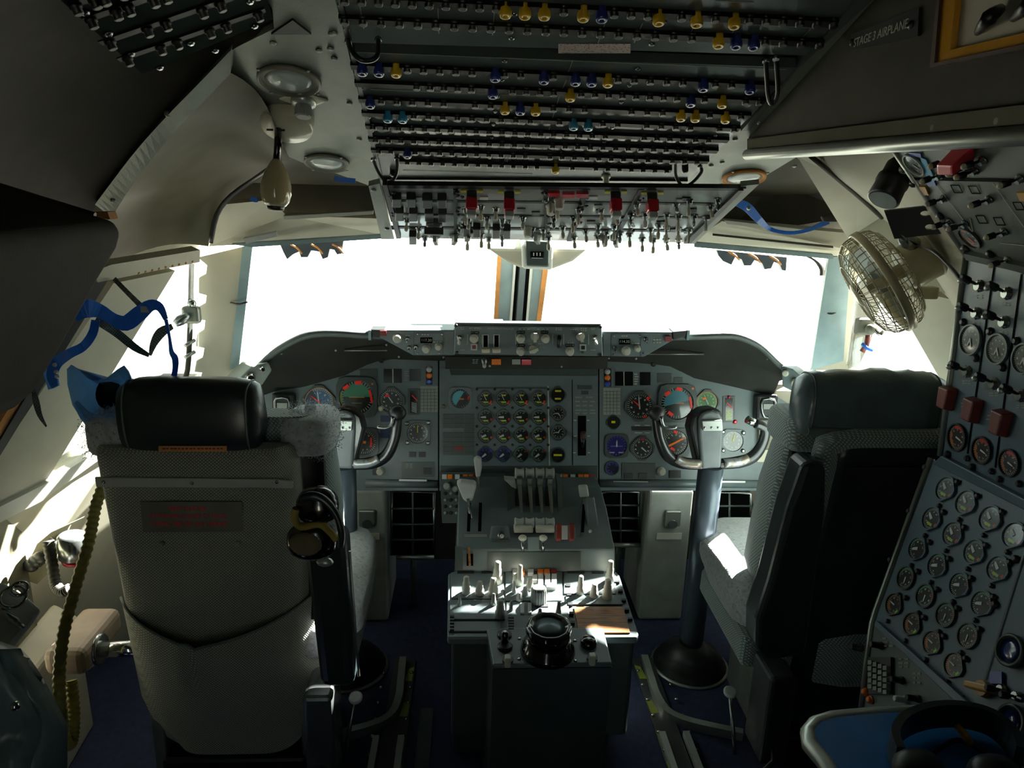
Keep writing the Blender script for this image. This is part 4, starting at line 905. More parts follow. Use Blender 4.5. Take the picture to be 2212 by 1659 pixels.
# quadrant
prof = [(1.757, .545), (1.78, .60), (1.85, .623), (1.93, .65), (2.03, .668), (2.13, .66), (2.25, .61), (2.25, .5), (1.757, .5)]
MB().prism([(X0 + .006, y, z) for y, z in prof], (X1 - X0 - .012, 0, 0)).build('quadrant', 'panel', cs, .004)
def qz(Y):
    for (a, b), (c, d) in zip(prof, prof[1:7]):
        if a <= Y <= c: return b + (d - b) * (Y - a) / (c - a)
    return .6
QT = Pl((.18, 1.95, .655), (0, -.25, .968), (0, .968, .25)); QF = Pl((.18, 1.77, .575), (0, -.9, .43))
key(QF, 1053, 1192, 1254, 1234, .004, 'panel_dark', cs, 'front_cover'); key(QF, 983, 1180, 1000, 1232, .004, 'panel_dark', cs, 'trim_scale'); key(QF, 1008, 1196, 1022, 1222, .006, 'void', cs, 'trim_window')
def lever(pts, r, m, par=cs, name='lever', n=8): return MB().tube(pts, r, n).build(name, m, par)
# left: speed brake paddle lever and tall lever
a = Vector((.012, 1.86, .60)); b = PY(1011, 1078, 1.93)
l = lever([a, b], [.006, .0045], 'steel', name='flap_lever')
MB().prism([PY(x, y, 1.93) for x, y in ((986, 1046), (996, 1042), (1024, 1045), (1030, 1050), (1021, 1082), (1008, 1086), (1000, 1080))], (0, .018, .006)).build('paddle', 'white_key', l, .004)
b = PY(1036, 1085, 2.02); c = PY(1033, 1020, 2.06)
l = lever([Vector((.035, 1.88, .60)), b, c], [.007, .0055, .005], 'steel', name='speed_brake_lever')
MB().prism([PY(x, y, 2.05) for x, y in ((1023, 994), (1031, 989), (1040, 993), (1041, 1012), (1037, 1032), (1028, 1032))], (0, .016, .004)).build('handle', 'white_key', l, .004)
MB().ball(b, .011, 10, 6).build('joint', 'steel', l)
for x in (1012, 1036): line(QT, x, 1148, x + 2, 1086, .009, cs, 'void', .004, 'lever_slot')
line(QF, 1013, 1182, 1015, 1222, .006, cs, 'wood', .006, 'trim_pointer'); key(QF, 1003, 1154, 1052, 1160, .004, 'alu_dull', cs, 'rail')
# thrust levers
for i, x in enumerate((1122, 1144, 1166, 1187.5)):
    piv = Vector(((x - 1155) / 1600 * 2.0 * .97 + .18, 1.93, .62)); top = PY(x, 1022, 2.0)
    l = MB(); l.prism([piv + Vector((-.008, -.02, 0)), piv + Vector((.008, -.02, 0)), piv + Vector((.008, .03, 0)), piv + Vector((-.008, .03, 0))], top - piv - Vector((0, 0, .02)), .8); l = l.build('thrust_lever', 'black', cs)
    s_ = .0128
    MB().lathe([(.014, -s_), (.016, -s_ * .9), (.0125, -s_ * .3), (.0125, s_ * .3), (.016, s_ * .9), (.014, s_)], top, (1, 0, 0), 16).build('roller_grip', 'white_key', l)
    st = MB().prism([PY(x - 4, 1050, 1.96), PY(x + 5, 1050, 1.96), PY(x + 8, 1118, 1.90), PY(x + 3, 1120, 1.90)], (0, .01, .004)).build('side_strip', 'placard_olive' if i % 2 else 'alu_dull', l)
    low = PY(x, 1129, 1.855)
    MB().lathe([(.012, -s_), (.0145, -s_ * .9), (.011, -s_ * .3), (.011, s_ * .3), (.0145, s_ * .9), (.012, s_)], low, (1, 0, 0), 16).build('reverse_grip', 'white_key', l)
    MB().box(PY(x, 1041, 1.975), (.016, .02, .03)).build('button_block', 'panel_dark', l, .003)
for x0, x1, sl in ((1093, 1110, -4), (1203, 1214, 3)):
    MB().prism([PY(x0, 1042, 1.99), PY(x1, 1046, 1.99), PY(x1 + 4, 1122, 1.9), PY(x0 + 4, 1118, 1.9)], (0, .05, .01)).build('side_plate', 'panel_dark', cs)
MB().prism([PY(1089, 1036, 1.99), PY(1112, 1038, 1.99), PY(1116, 1056, 1.98), PY(1106, 1052, 1.98)], (0, .02, .004)).build('palm_switch', 'white_key', cs)
for x0, x1 in ((1110, 1152), (1157, 1198)): MB().prism([PY(x0, 1140, 1.83), PY(x1, 1140, 1.83), PY(x1, 1152, 1.83), PY(x0, 1152, 1.83)], (0, .018, .004)).build('cutoff_bar', 'knob_white', cs, .003)
for x in (1129, 1173): 
    l = lever([QF.p(x, 1190, 0), PY(x, 1168, 1.79)], .005, 'steel', name='fuel_lever'); MB().ball(PY(x, 1162, 1.79), (.012, .008, .009), 10, 6).build('grip', 'knob_white', l)
MB().prism(QF.quad(1140, 1160, 1164, 1190, .004), QF.n * .004).build('legend_plate', 'panel', cs)
# left box with toggle, right guarded switches, flap lever block
MB().prism([PY(1062, 1136, 1.84), PY(1100, 1136, 1.84), PY(1104, 1178, 1.80), PY(1054, 1178, 1.80)], (0, .05, -.02)).build('autobrake_box', 'panel', cs, .004)
Q2 = Pl(PY(1083, 1157, 1.82), (0, -.8, .6)); toggle(Q2, 1083, 1157, cs, T_TOG, .2, 1.3, .004); key(Q2, 1062, 1168, 1100, 1178, .004, 'panel_dark', cs, 'legend_plate', .003)
MB().prism([PY(1198, 1136, 1.84), PY(1242, 1136, 1.84), PY(1250, 1178, 1.80), PY(1198, 1178, 1.80)], (0, .05, -.02)).build('guard_box', 'panel', cs, .004)
for x in (1206, 1234): MB().prism([PY(x - 6, 1134, 1.815), PY(x + 6, 1134, 1.815), PY(x + 6, 1170, 1.79), PY(x - 6, 1170, 1.79)], (0, -.012, .012)).build('red_guard', 'guard_brown', cs, .003)
key(Q2, 1213, 1136, 1226, 1166, .004, 'white_key', cs, 'switch_plate', .004)
l = lever([Vector((.30, 1.86, .60)), PY(1262, 1120, 1.92), PY(1260, 1078, 1.95)], [.006, .005, .004], 'steel', name='flap_handle_lever')
MB().prism([PY(x, y, 1.95) for x, y in ((1250, 1056), (1270, 1055), (1273, 1074), (1252, 1076))], (0, .02, .006)).build('handle', 'white_key', l, .004)
line(QT, 1258, 1150, 1262, 1085, .009, cs, 'void', .004, 'lever_slot')
MB().prism([PY(1266, 1072, 1.9), PY(1284, 1072, 1.9), PY(1300, 1172, 1.84), PY(1272, 1172, 1.84)], (0, .03, -.03)).build('detent_cover', 'panel', cs, .004); light(Q2, 1275, 1148, 3, 'alu', cs, 'lock_screw')
# annunciator keys at the head of the stand
AK = Pl((.18, 2.2, .68), (0, -.9, .43))
prism_px(AK, [(950, 1020), (1038, 1020), (1038, 1130), (955, 1130)], .05).build('selcal_panel', 'panel_dark', cs); prism_px(AK, [(1200, 1022), (1290, 1022), (1294, 1075), (1200, 1075)], .05).build('selcal_panel', 'panel_dark', cs)
for bx in (0, 249):
    for x, m in ((960, 'white_key'), (972, 'orange'), (988, 'white_key'), (1005, 'orange'), (1017, 'orange'), (1028, 'red_dim')): key(AK, x + bx - 5, 1025, x + bx + 5, 1035, .008, m, cs, 'call_light')
    for x in (1005, 1017, 1028): key(AK, x + bx - 5, 1036, x + bx + 5, 1062, .007, 'white_key', cs, 'call_key')
for r in range(4):
    for c in range(4): (light(AK, 962 + c * 12, 1066 + r * 14, 3, 'knob_grey' if (r + c) % 2 else 'black', cs, 'jack'))
knob(AK, 966, 1050, 7, 'knob_grey', cs); knob(AK, 984, 1056, 6, 'knob_grey', cs)
# aft radio panels on the flat top
for q, m in (((975, 1240, 1088, 1296), 'panel'), ((972, 1298, 1090, 1340), 'panel'), ((969, 1346, 1080, 1366), 'panel'), ((1092, 1238, 1214, 1300), 'panel'), ((1094, 1303, 1228, 1366), 'panel'), ((1218, 1238, 1330, 1285), 'panel'), ((1222, 1288, 1345, 1308), 'panel')):
    key(PT, *q, .004, m, cs, 'radio_module', 0, .001)
prism_px(PT, [(1240, 1311), (1346, 1311), (1361, 1366), (1250, 1366)], .004, .004).build('filler_panel', 'wood', cs)
for q in ((988, 1238, 1024, 1242), (1040, 1238, 1062, 1242), (1226, 1238, 1262, 1242), (1278, 1238, 1304, 1242)): key(PT, *q, .006, 'black', cs, 'frequency_window')
for x, y, r, h, m in ((1007, 1280, 8, .045, 'knob_white'), (1036, 1283, 8, .035, 'knob_white'), (1065, 1282, 9, .045, 'knob_white'), (1074, 1258, 9, .06, 'knob_white'), (1080, 1332, 9, .045, 'knob_grey'), (1066, 1306, 5, .03, 'knob_grey'), (993, 1308, 3, .03, 'knob_grey'),
                      (1253, 1282, 7, .05, 'knob_white'), (1283, 1288, 8, .035, 'knob_white'), (1311, 1290, 9, .05, 'knob_white'), (1316, 1256, 8, .06, 'knob_white'), (1144, 1272, 7, .03, 'knob_white'), (1122, 1262, 7, .055, 'knob_white'), (1112, 1262, 5, .03, 'knob_white'), (1166, 1332, 5, .02, 'knob_grey'), (1206, 1328, 5, .035, 'knob_grey'), (1208, 1340, 7, .014, 'knob_white'), (1110, 1280, 4, .03, 'white_key'), (1134, 1284, 6, .02, 'white_key'), (1122, 1296, 6, .02, 'white_key'), (1104, 1318, 4, .025, 'knob_grey')):
    p = PT.p(x, y, .004); R_ = r * depth(p) / F
    MB().lathe([(R_ * 1.25, 0), (R_ * 1.2, h * .35), (R_, h * .38), (R_ * .95, h * .65), (R_ * .8, h * .68), (R_ * .75, h), (R_ * .5, h + .002)], p, PT.n, 14).build('radio_knob', m, cs)
p = PT.p(1163, 1300, .004)
kn = MB(); kn.rings([[p + Vector((R_ * math.cos(a), R_ * math.sin(a), z)) for a, R_ in ((2 * PI * k / 36, rr * (1 if k % 2 else .92)) for k in range(36))] for rr, z in ((.02, 0), (.019, .035), (.016, .04))], smooth=False); kn.build('ridged_knob', 'knob_grey', cs)
for x, m in ((1113, 'white_key'), (1127, 'orange'), (1146, 'white_key'), (1167, 'orange'), (1181, 'orange'), (1196, 'red_dim')): key(PT, x - 6, 1239, x + 6, 1247, .014, m, cs, 'call_light')
for x in (1167, 1182, 1196): key(PT, x - 5, 1248, x + 6, 1272, .013, 'white_key', cs, 'call_key')
key(PT, 1180, 1268, 1200, 1278, .013, 'white_key', cs, 'call_key'); key(PT, 1150, 1250, 1160, 1262, .013, 'white_key', cs, 'call_key')
for x in (1128, 1144): key(PT, x - 4, 1308, x + 4, 1330, .008, 'white_key', cs, 'slide_switch')
key(PT, 1156, 1309, 1184, 1315, .006, 'black', cs, 'display_window'); key(PT, 1194, 1284, 1206, 1300, .005, 'placard', cs, 'legend_plate')
for i in range(5): key(PT, 972, 1334 + i * 7, 981, 1338 + i * 7, .008, 'black', cs, 'fastener'); key(PT, 1098, 1336 + i * 6, 1110, 1340 + i * 6, .008, 'black', cs, 'fastener')
for i in range(5): key(PT, 1222 + i * 2.4, 1266 + i * 20, 1232 + i * 2.4, 1271 + i * 20, .007, 'black', cs, 'fastener'); key(PT, 1328 + i * 7, 1258 + i * 20, 1338 + i * 7, 1262 + i * 20, .007, 'black', cs, 'fastener')
# trim box at the rear with its big knob
AX = Pl((.18, 1.45, .52), (0, -.08, .997), (0, .997, .08)); AX.u = Vector((1, 0, 0)); AX.v = AX.n.cross(AX.u)
bx_ = MB(); pp = AX.poly([(1050, 1364), (1302, 1364), (1322, 1442), (1064, 1446)]); bx_.prism(pp, (0, .05, -.5)); bx_.build('trim_box', 'panel_dark', cs)
mb = MB().prism(pp, AX.n * .012); mb.build('trim_plate', 'panel', cs, .004)
mb = MB(); m_ = AX.poly([(1098, 1520), (1170, 1500), (1188, 1659), (1080, 1659)]); 
mb = MB(); mb.prism([PY(x, y, 1.352) for x, y in ((1075, 1494), (1140, 1496), (1160, 1530), (1178, 1690), (1080, 1690))], (0, .004, 0)); 
p = AX.p(1183, 1405, .012); a = AX.n
MB().lathe([(.062, 0), (.06, .012), (.05, .03), (.047, .034)], p, a, 28).build('knob_skirt', 'black_gloss', cs)
kk = MB().rings([[p + AX.u * (math.cos(t) * R_) + AX.v * (math.sin(t) * R_) + a * h for t, R_ in ((2 * PI * k / 40, r_ * (1 + .025 * math.cos(2 * PI * k / 40 * 10))) for k in range(40))] for r_, h in ((.046, .034), (.05, .05), (.05, .066), (.042, .07), (.036, .062), (.01, .06))]).build('trim_knob', 'black_gloss', cs)
MB().lathe([(.036, .062), (.02, .068), (.003, .072)], p, a, 24).build('knob_cap', 'leather_soft', kk)
for x, y in ((1090, 1372), (1091, 1398)): MB().lathe([(.017, 0), (.017, .004), (.013, .006)], AX.p(x, y, .012), a, 18).build('lamp_base', 'black', cs)
MB().lathe([(.009, 0), (.008, .03), (.004, .034)], AX.p(1090, 1390, .012), a, 12).build('toggle_handle', 'black_gloss', cs)
MB().lathe([(.019, 0), (.019, .01), (.014, .016), (.004, .018)], AX.p(1271, 1392, .012), a, 20).build('push_cap', 'black_gloss', cs)
for x, y in ((1097, 1428), (1279, 1424)):
    k_ = MB().lathe([(.012, 0), (.012, .006)], AX.p(x, y, .012), a, 14).build('switch_base', 'black', cs)
    MB().box(AX.p(x, y, .028), (.014, .016, .026), Matrix((AX.u, AX.v, AX.n)).transposed()).build('switch_knob', 'knob_white', k_, .003)
for x, y in ((1122, 1380), (1121, 1424), (1242, 1384), (1243, 1428)): inst('screw', T_SCREW, AX.M(x, y, 0, 1, 1, 1, .012), cs)
# ================================================================== control columns
def column(xb, yt, xt, side, lab):
    t = thing('control_column', (xb, 2.1, 0), lab, 'control column', 'control columns')
    base = Vector((xb, 2.1, 0)); hub = PY(xt, 1005, 2.06)
    MB().tube([base + Vector((0, 0, .1)), base.lerp(hub, .5) + Vector((0, 0, .05)), hub], .038, 18).build('column', 'column_grey', t)
    MB().lathe([(.115, 0), (.12, .012), (.1, .022), (.108, .032), (.085, .046), (.09, .054), (.055, .075), (.042, .09)], base, (0, 0, 1), 24).build('boot', 'rubber', t)
    MB().lathe([(.128, 0), (.128, .006), (.116, .008)], base, (0, 0, 1), 24).build('floor_ring', 'alu_dull', t)
    Y = 2.03
    f = lambda pts: [PY(xt + side * dx, y, Y) for dx, y in pts]
    w_ = [(-26, 905), (-18, 893), (0, 887), (18, 893), (26, 905), (27, 935), (22, 1012), (-20, 1014), (-26, 935)]
    h = MB().prism(f(w_), (0, .07, -.01)).build('hub', 'yoke_grey', t, .008, 3)
    h2 = MB().prism([PY(xt + side * dx, y, Y + .012) for dx, y in ((-46, 925), (-40, 900), (-20, 884), (4, 880), (20, 886), (28, 900), (-4, 1014), (-26, 1014))], (0, .06, -.01)).build('clamp_housing', 'yoke_black', t, .008)
    ck = MB().prism(f([(-22, 907), (21, 905), (23, 928), (-20, 928)]), (0, -.012, 0)).build('checklist_clip', 'alu', t, .002)
    for dx in (-14, 1, 15): MB().ball(PY(xt + side * dx, 924, Y - .012), .004, 6, 4).build('clip_screw', 'chrome', ck)
    # two horns: the inboard one carries a round thumb knob
    inn = [(-10, 1003), (-60, 1000), (-92, 985), (-110, 950), (-116, 915), (-118, 895)]
    out = [(10, 1003), (60, 998), (92, 985), (112, 955), (116, 925), (96, 915)]
    for nm, pts, m in (('inboard_horn', inn, 'yoke_black'), ('outboard_horn', out, 'yoke_black')):
        P = [PY(xt + side * dx, y, Y + .02) for dx, y in pts]
        hn = MB().tube(P, [.016, .019, .018, .016, .015, .014], 10, 4).build(nm, m, t)
        MB().tube([P[0].lerp(P[1], .3) + Vector((0, -.008, .004)), P[1] + Vector((0, -.008, .004)), P[1].lerp(P[2], .6) + Vector((0, -.007, .004))], .0145, 10, 3).build('worn_patch', 'worn_grip', hn)
        if nm[0] == 'i':
            MB().ball(P[-1] + Vector((0, -.005, .006)), (.026, .02, .024), 14, 8).build('thumb_knob', 'black', hn)
            MB().tube([PY(xt + side * -108, 900, Y), PY(xt + side * -104, 918, Y), PY(xt + side * -92, 924, Y), PY(xt + side * -74, 922, Y)], .006, 8, 3).build('trigger', 'steel', hn)
        else: MB().cyl(P[-1], P[-1] + (P[-1] - P[-2]).normalized() * .03, .012).build('grip_end', 'chrome', hn)
    return t
column(-.385, 1005, 741, -1, 'dark grey control column with yoke partly hidden behind the seat with the red lettered plate')
column(.74, 1005, 1536, 1, 'dark grey control column with complete yoke in front of the copilot seat')
# ================================================================== foot wells
def kick(x0, x1, y0, Y, lab):
    t = thing('foot_well_housing', PY((x0 + x1) / 2, 1300, Y), lab, 'housing', 'foot well housings')
    a, b = PY(x0, y0, Y), PY(x1, y0, Y)
    MB().prism([a, b, Vector((b.x, Y, .0)), Vector((a.x, Y, .0))], (0, .3, 0)).build('cover', 'kick_panel', t, .012, 3)
    c = (a + b) / 2; MB().box(Vector((c.x + .01, Y - .008, a.z - .1)), (.055, .016, .06)).build('adjuster', 'alu_dull', t, .004)
    MB().cyl(Vector((c.x + .01, Y - .02, a.z - .12)), Vector((c.x + .01, Y + .01, a.z - .12)), .016).build('crank', 'panel_dark', t)
    MB().prism([Vector((c.x - .04, Y - .002, a.z - .16)), Vector((c.x + .05, Y - .002, a.z - .16)), Vector((c.x + .05, Y - .002, a.z - .185)), Vector((c.x - .04, Y - .002, a.z - .185))], (0, -.002, 0)).build('placard', 'white_paint', t)
kick(738, 833, 1058, 2.36, 'pale grey foot well housing with crank between the pedals on the seat plate side')
kick(1402, 1500, 1060, 2.36, 'pale grey foot well housing behind the control column of the copilot')
def pedal(x0, x1, y0, y1, lab):
    Y = 2.42; t = thing('rudder_pedal', PY((x0 + x1) / 2, y1, Y), lab, 'pedal', 'rudder pedals')
    q = [PY(x0, y0, Y), PY(x1, y0, Y), PY(x1, y1, Y), PY(x0, y1, Y)]
    MB().prism(q, (0, .02, 0)).build('plate', 'void', t)
    fr = MB().tube(q, .006, 8, loop=True).build('frame', 'steel', t)
    n = 3
    for i in range(1, 4):
        MB().cyl(q[0].lerp(q[3], i / 4) + Vector((0, -.004, 0)), q[1].lerp(q[2], i / 4) + Vector((0, -.004, 0)), .004, n=6).build('rung', 'panel_dark', t)
    MB().cyl(q[0].lerp(q[1], .5) + Vector((0, -.004, 0)), q[3].lerp(q[2], .5) + Vector((0, -.004, 0)), .004, n=6).build('rung', 'panel_dark', t)
    MB().cyl(q[3] + Vector((.02, -.02, 0)), q[2] + Vector((0, -.02, 0)), .009, n=10).build('toe_bar', 'alu_dull', t)
    m_ = q[3].lerp(q[2], .5); MB().cyl(Vector((m_.x, m_.y + .03, 0)), m_ + Vector((0, .012, .02)), .012).build('stalk', 'panel_dark', t)
pedal(846, 938, 1063, 1198, 'black rudder pedal grid beside the left of the control stand')
pedal(1300, 1380, 1063, 1172, 'black rudder pedal grid just right of the control stand')
pedal(1528, 1622, 1065, 1172, 'black rudder pedal grid right of the complete yoke column')
# ================================================================== seat tracks in the floor
def track(side, lab):
    o = lambda p: Vector((p[0] if side < 0 else 2 * C0 - p[0] + .01, p[1], p[2]))
    t = thing('seat_track', o((-.21, 1.9, 0)), lab, 'seat track', 'seat tracks')
    path = [o(p) for p in ((-.212, 2.12, .012), (-.208, 2.0, .012), (-.207, 1.93, .012), (-.22, 1.86, .012), (-.26, 1.82, .012), (-.33, 1.79, .012), (-.42, 1.76, .012))]
    MB().tube(path, .01, 8, 3, flat=(.03, .022, (0, 0, 1))).build('curved_rail', 'alu_dull', t)
    mb = MB(); mb.prism([o(p) for p in ((-.24, 2.13, .002), (-.17, 2.13, .002), (-.17, 1.5, .002), (-.24, 1.5, .002))], (0, 0, .006)); mb.build('base_strip', 'placard_dark', t)
    for yy in (2.02, 1.86, 1.72, 1.6):
        mb = MB(); mb.prism([o(p) for p in ((-.2, yy, .008), (-.175, yy, .008), (-.172, yy + .07, .008), (-.19, yy + .06, .008))], (0, 0, .001)); mb.build('bare_patch', 'primer', t)
    for x in (-.255, -.185):
        MB().box(o((x, 1.62, .012)), (.018, .3, .02)).build('straight_rail', 'alu', t)
    for i in range(9):
        for x in (-.268, -.178): MB().lathe([(.006, 0), (.006, .003), (.003, .006)], o((x + (.09 if i > 4 else 0) * 0, 1.5 + i * .07, .008)), (0, 0, 1), 8).build('bolt', 'steel', t)
track(-1, 'curved metal seat track in the blue floor nearest the seat with lettered plate')
track(1, 'curved metal seat track in the blue floor beside the copilot seat')
MB().prism([(-.14, 1.66, .001), (-.1, 1.66, .001), (-.1, 1.9, .001), (-.14, 1.9, .001)], (0, 0, .004)).build('floor_strip', 'panel_dark')
tag(bpy.data.objects['floor_strip'], 'short dark metal strip on the carpet left of the control stand', 'floor strip')
# ================================================================== pilot seats
def fuzz(mb, pts, nrm, n, L, seed):
    rnd = random.Random(seed)
    for _ in range(n):
        i = rnd.randrange(len(pts)); p, q = pts[i], nrm[i]
        p = p + Vector((rnd.uniform(-1, 1), rnd.uniform(-1, 1), rnd.uniform(-1, 1))) * .012
        d = (q + Vector((rnd.uniform(-1, 1), rnd.uniform(-1, 1), rnd.uniform(-1, 1))) * .8).normalized() * L * rnd.uniform(.5, 1)
        s_ = d.orthogonal().normalized() * .0011
        mb.add([p - s_, p + s_, p + d], [(0, 1, 2)])
def lump(c, r, seed, amp=.12, n=22, m=14, sq=.75):
    """a woolly rounded block with an uneven surface"""
    b = MB().ball(c, r, n, m, sq); c = Vector(c)
    for i, v in enumerate(b.v):
        d = v - c; f = noise.noise(v * 18 + Vector((seed, 0, 0))) * amp + noise.noise(v * 50 + Vector((0, seed, 0))) * amp * .5
        b.v[i] = c + d * (1 + f)
    return b
def seat(xc, yb, inb, lab, captain):
    """inb: +1 when the aisle lies towards +X"""
    t = thing('pilot_seat', (xc, yb + .25, 0), lab, 'seat', 'pilot seats')
    W = lambda x, y, z: Vector((xc + inb * x, yb + y, z))
    rec = lambda z: (.9 - z) * .13                      # the back leans aft towards the top
    # shell of the back
    rows = []
    for z, h, th in ((.985, .197, .03), (.975, .209, .05), (.95, .214, .06), (.85, .215, .06), (.7, .217, .06), (.5, .22, .06), (.36, .222, .06), (.24, .218, .06), (.16, .19, .055), (.115, .13, .04), (.1, .07, .02)):
        r = []
        for k in range(17):
            u = -1 + 2 * k / 16; u = math.copysign(1 - (1 - abs(u)) ** 1.6, u); e = abs(u) ** 14
            r.append(W(u * h, rec(z) + e * th * .9 + (.008 if z > .98 or z < .2 else 0), z))
        for k in range(16, -1, -1):
            u = -1 + 2 * k / 16; r.append(W(u * h, rec(z) + th + .02, z))
        rows.append(r)
    MB().rings(rows).build('back_shell', 'seat_cloth' if captain else 'leather', t)
    if not captain:
        # knitted border round the dark back
        MB().tube([W(.205, rec(z) + .03, z) for z in (.28, .5, .75, .93)] + [W(.19, rec(.97) + .03, .985), W(0, rec(.97) + .03, .99), W(-.19, rec(.97) + .03, .985), W(-.205, .03, .93), W(-.205, .08, .5)], .03, 10, 3).build('knit_border', 'seat_knit', t)
        MB().prism([W(.17, rec(.93) - .002, .935), W(-.17, rec(.93) - .002, .935), W(-.17, rec(.9) - .002, .905), W(.17, rec(.9) - .002, .905)], (0, -.004, 0)).build('back_strip', 'placard_dark', t)
        kn = []
        for z, y in ((.5, .02), (.42, -.012), (.3, -.01), (.22, .02), (.18, .06)): kn.append([W(u * .195, rec(z) + y + abs(u) ** 4 * .05, z) for u in (-1, -.9, -.6, -.2, .2, .6, .9, 1)])
        MB().grid(kn).build('pocket', 'seat_knit', t)
    # front cushion: wider, seen on the aisle side
    fr = []
    for z, i_, o_, y0, y1 in ((.50, .25, -.2, .17, .30), (.56, .27, -.22, .14, .31), (.68, .278, -.23, .10, .28), (.82, .28, -.235, .085, .25), (.93, .275, -.235, .07, .21), (1.0, .262, -.225, .065, .17), (1.03, .235, -.2, .075, .14)):
        r = []
        for k in range(24):
            a = 2 * PI * k / 24; c_, s_ = math.cos(a), math.sin(a); f = lambda q: math.copysign(abs(q) ** .45, q)
            r.append(W((i_ + o_) / 2 + (i_ - o_) / 2 * f(c_), (y0 + y1) / 2 + (y1 - y0) / 2 * f(s_), z))
        fr.append(r)
    MB().rings(fr).build('front_cushion', 'seat_knit', t)
    MB().prism([W(.262, .075, .52), W(.262, .075, .99), W(.215, .075, .99), W(.205, .08, .52)], (0, .02, 0)).build('side_web', 'black', t)
    # wool covers over the shoulders
    for x, sd in ((.222, 3), (-.2, 5)):
        big = captain or x > 0
        b = lump(W(x + .006, .125, .985) if x > 0 else W(x + .03, .06, .995), (.06, .085, .045) if x > 0 else (.06, .045, .045), sd, .05, 22, 14, .5)
        if captain:
            ctr = sum(b.v, Vector()) / len(b.v); P = list(b.v); fuzz(b, P, [(p - ctr).normalized() for p in P], 3500, .006, sd)
        b.build('wool_shoulder', 'fleece' if captain else 'seat_knit', t)
    # headrest
    hw, zc, yc = (.155, 1.045, .035) if captain else (.185, 1.06, .07)
    off = 0 if captain else .10
    rg = []
    for k in range(21):
        u = -1 + 2 * k / 20; e = (1 - abs(u) ** 5) ** .5; e = max(e, .03) if abs(u) < 1 else .02
        r = []
        for j in range(22):
            a = 2 * PI * j / 22; f = lambda q, p_: math.copysign(abs(q) ** p_, q)
            yy = .055 * (.45 + .55 * e) * f(math.cos(a), .75); zz = .084 * (.5 + .5 * e) * f(math.sin(a), .8)
            r.append(W(off + u * hw, yc + yy * (1 if abs(u) < 1 else .1), zc + zz * (1 if abs(u) < 1 else .1) + ((.008 * noise.noise(Vector((u * 6, j * .3, 2))) + (.005 * math.sin((u * 9 + math.sin(a) * 2.2) * 2.6) * max(0, -math.cos(a)) if -.85 < u < .1 else 0)) if not captain else .004 * noise.noise(Vector((u * 4, j * .4, 1))))))
        rg.append(r)
    hd_ = MB().rings(rg).build('headrest', 'leather' if captain else 'leather_soft', t)
    for u in (-.83, .83):
        rr = rg[10 + int(round(u * 10))]; ctr = sum(rr, Vector()) / len(rr)
        MB().tube([ctr + (p - ctr) * 1.005 for p in rr], .0022, 6, loop=True).build('piping', 'piping', hd_)
    if captain:
        SBk = Pl(W(0, -.02, 1.0), (0, -1, -.05))
        MB().prism(SBk.quad(343, 963, 490, 975), (0, -.002, 0)).build('orange_label', 'sealant', hd_)
        MB().text('PUSH BUTTON TO TILT HEADREST', .0098, SBk.M(416, 969.5, 0, 1, 1, 1, .0022)).build('label_lettering', 'text_red', hd_) if False else scribble(SBk, 350, 966, 484, 972.5, 1, hd_, 'red_dim', .0022, 16)
    else:
        MB().tube([W(off + hw * u, yc - .05, zc - .045) for u in (-.85, 0, .85)], .004, 6).build('piping', 'piping', hd_)
    for x in (-.06, .06): MB().cyl(W(off + x, yc, .93), W(off + x, yc, zc - .04), .008).build('headrest_post', 'chrome', t)
    # aisle armrest folded up, outer armrest
    if captain: ar = MB().prism([W(.235, -.05, .80), W(.325, -.05, .80), W(.33, -.02, .40), W(.25, -.02, .40)], (0, .085, 0)).build('armrest', 'leather', t, .022, 3)
    else: ar = MB().prism([PY(x, y, 1.5) for x, y in ((1735, 1006), (1762, 996), (1788, 1010), (1786, 1110), (1742, 1418), (1662, 1432), (1632, 1402), (1634, 1340), (1662, 1255), (1702, 1100))], (0, .08, 0)).build('armrest', 'leather', t, .02, 3)
    if captain: MB().ball(W(.262, .03, .86), (.026, .026, .026), 14, 8).build('armrest_pivot', 'beige_pad', ar)
    if captain: MB().tube([W(.332, -.03, .76), W(.337, 0, .42)], .003, 6).build('armrest_piping', 'alu', ar)
    MB().box(W(-.37, .17, .405), (.1, .2, .07)).build('outer_armrest', 'beige_pad', t, .02, 3)
    MB().cyl(W(-.33, .14, .40), W(-.2, .14, .40), .02).build('armrest_rod', 'chrome', t)
    MB().lathe([(.035, 0), (.04, .005), (.035, .012)], W(-.325, .14, .40), (inb, 0, 0), 16).build('armrest_collar', 'steel', t)
    # seat cushion with its wool cover
    pan = lump(W(.05, .36, .455), (.27, .29, .062), 9, .05, 40, 16, .45)
    pan.build('seat_cushion', 'fleece', t)
    sc = MB(); sc.prism([W(-.2, .12, .30), W(.3, .12, .30), W(.3, .6, .30), W(-.2, .6, .30)], (0, 0, .1)); sc.build('cushion_frame', 'seat_knit', t, .02)
    # base: sides, levers
    MB().prism([W(.17, .1, .02), W(.17, .45, .02), W(.17, .45, .34), W(.17, .1, .34)], (inb * .03, 0, 0)).build('side_frame', 'alu_dull', t, .006)
    MB().prism([W(-.2, .1, .02), W(-.2, .45, .02), W(-.2, .45, .34), W(-.2, .1, .34)], (inb * .03, 0, 0)).build('side_frame', 'alu_dull', t, .006)
    MB().box(W(0, .28, .06), (.36, .38, .1)).build('carriage', 'black', t, .01)
    MB().box(W(.24, .05, .24), (.07, .12, .26)).build('mechanism_cover', 'steel' if captain else 'placard_dark', t, .01)
    MB().tube([W(.245, -.0, .18), W(.25, -.03, .14), W(.29, -.05, .12)], .008, 8).build('adjust_handle', 'black', t)
    kp = PY(768, 1507, 1.62) if captain else PY(1577, 1495, 1.68)
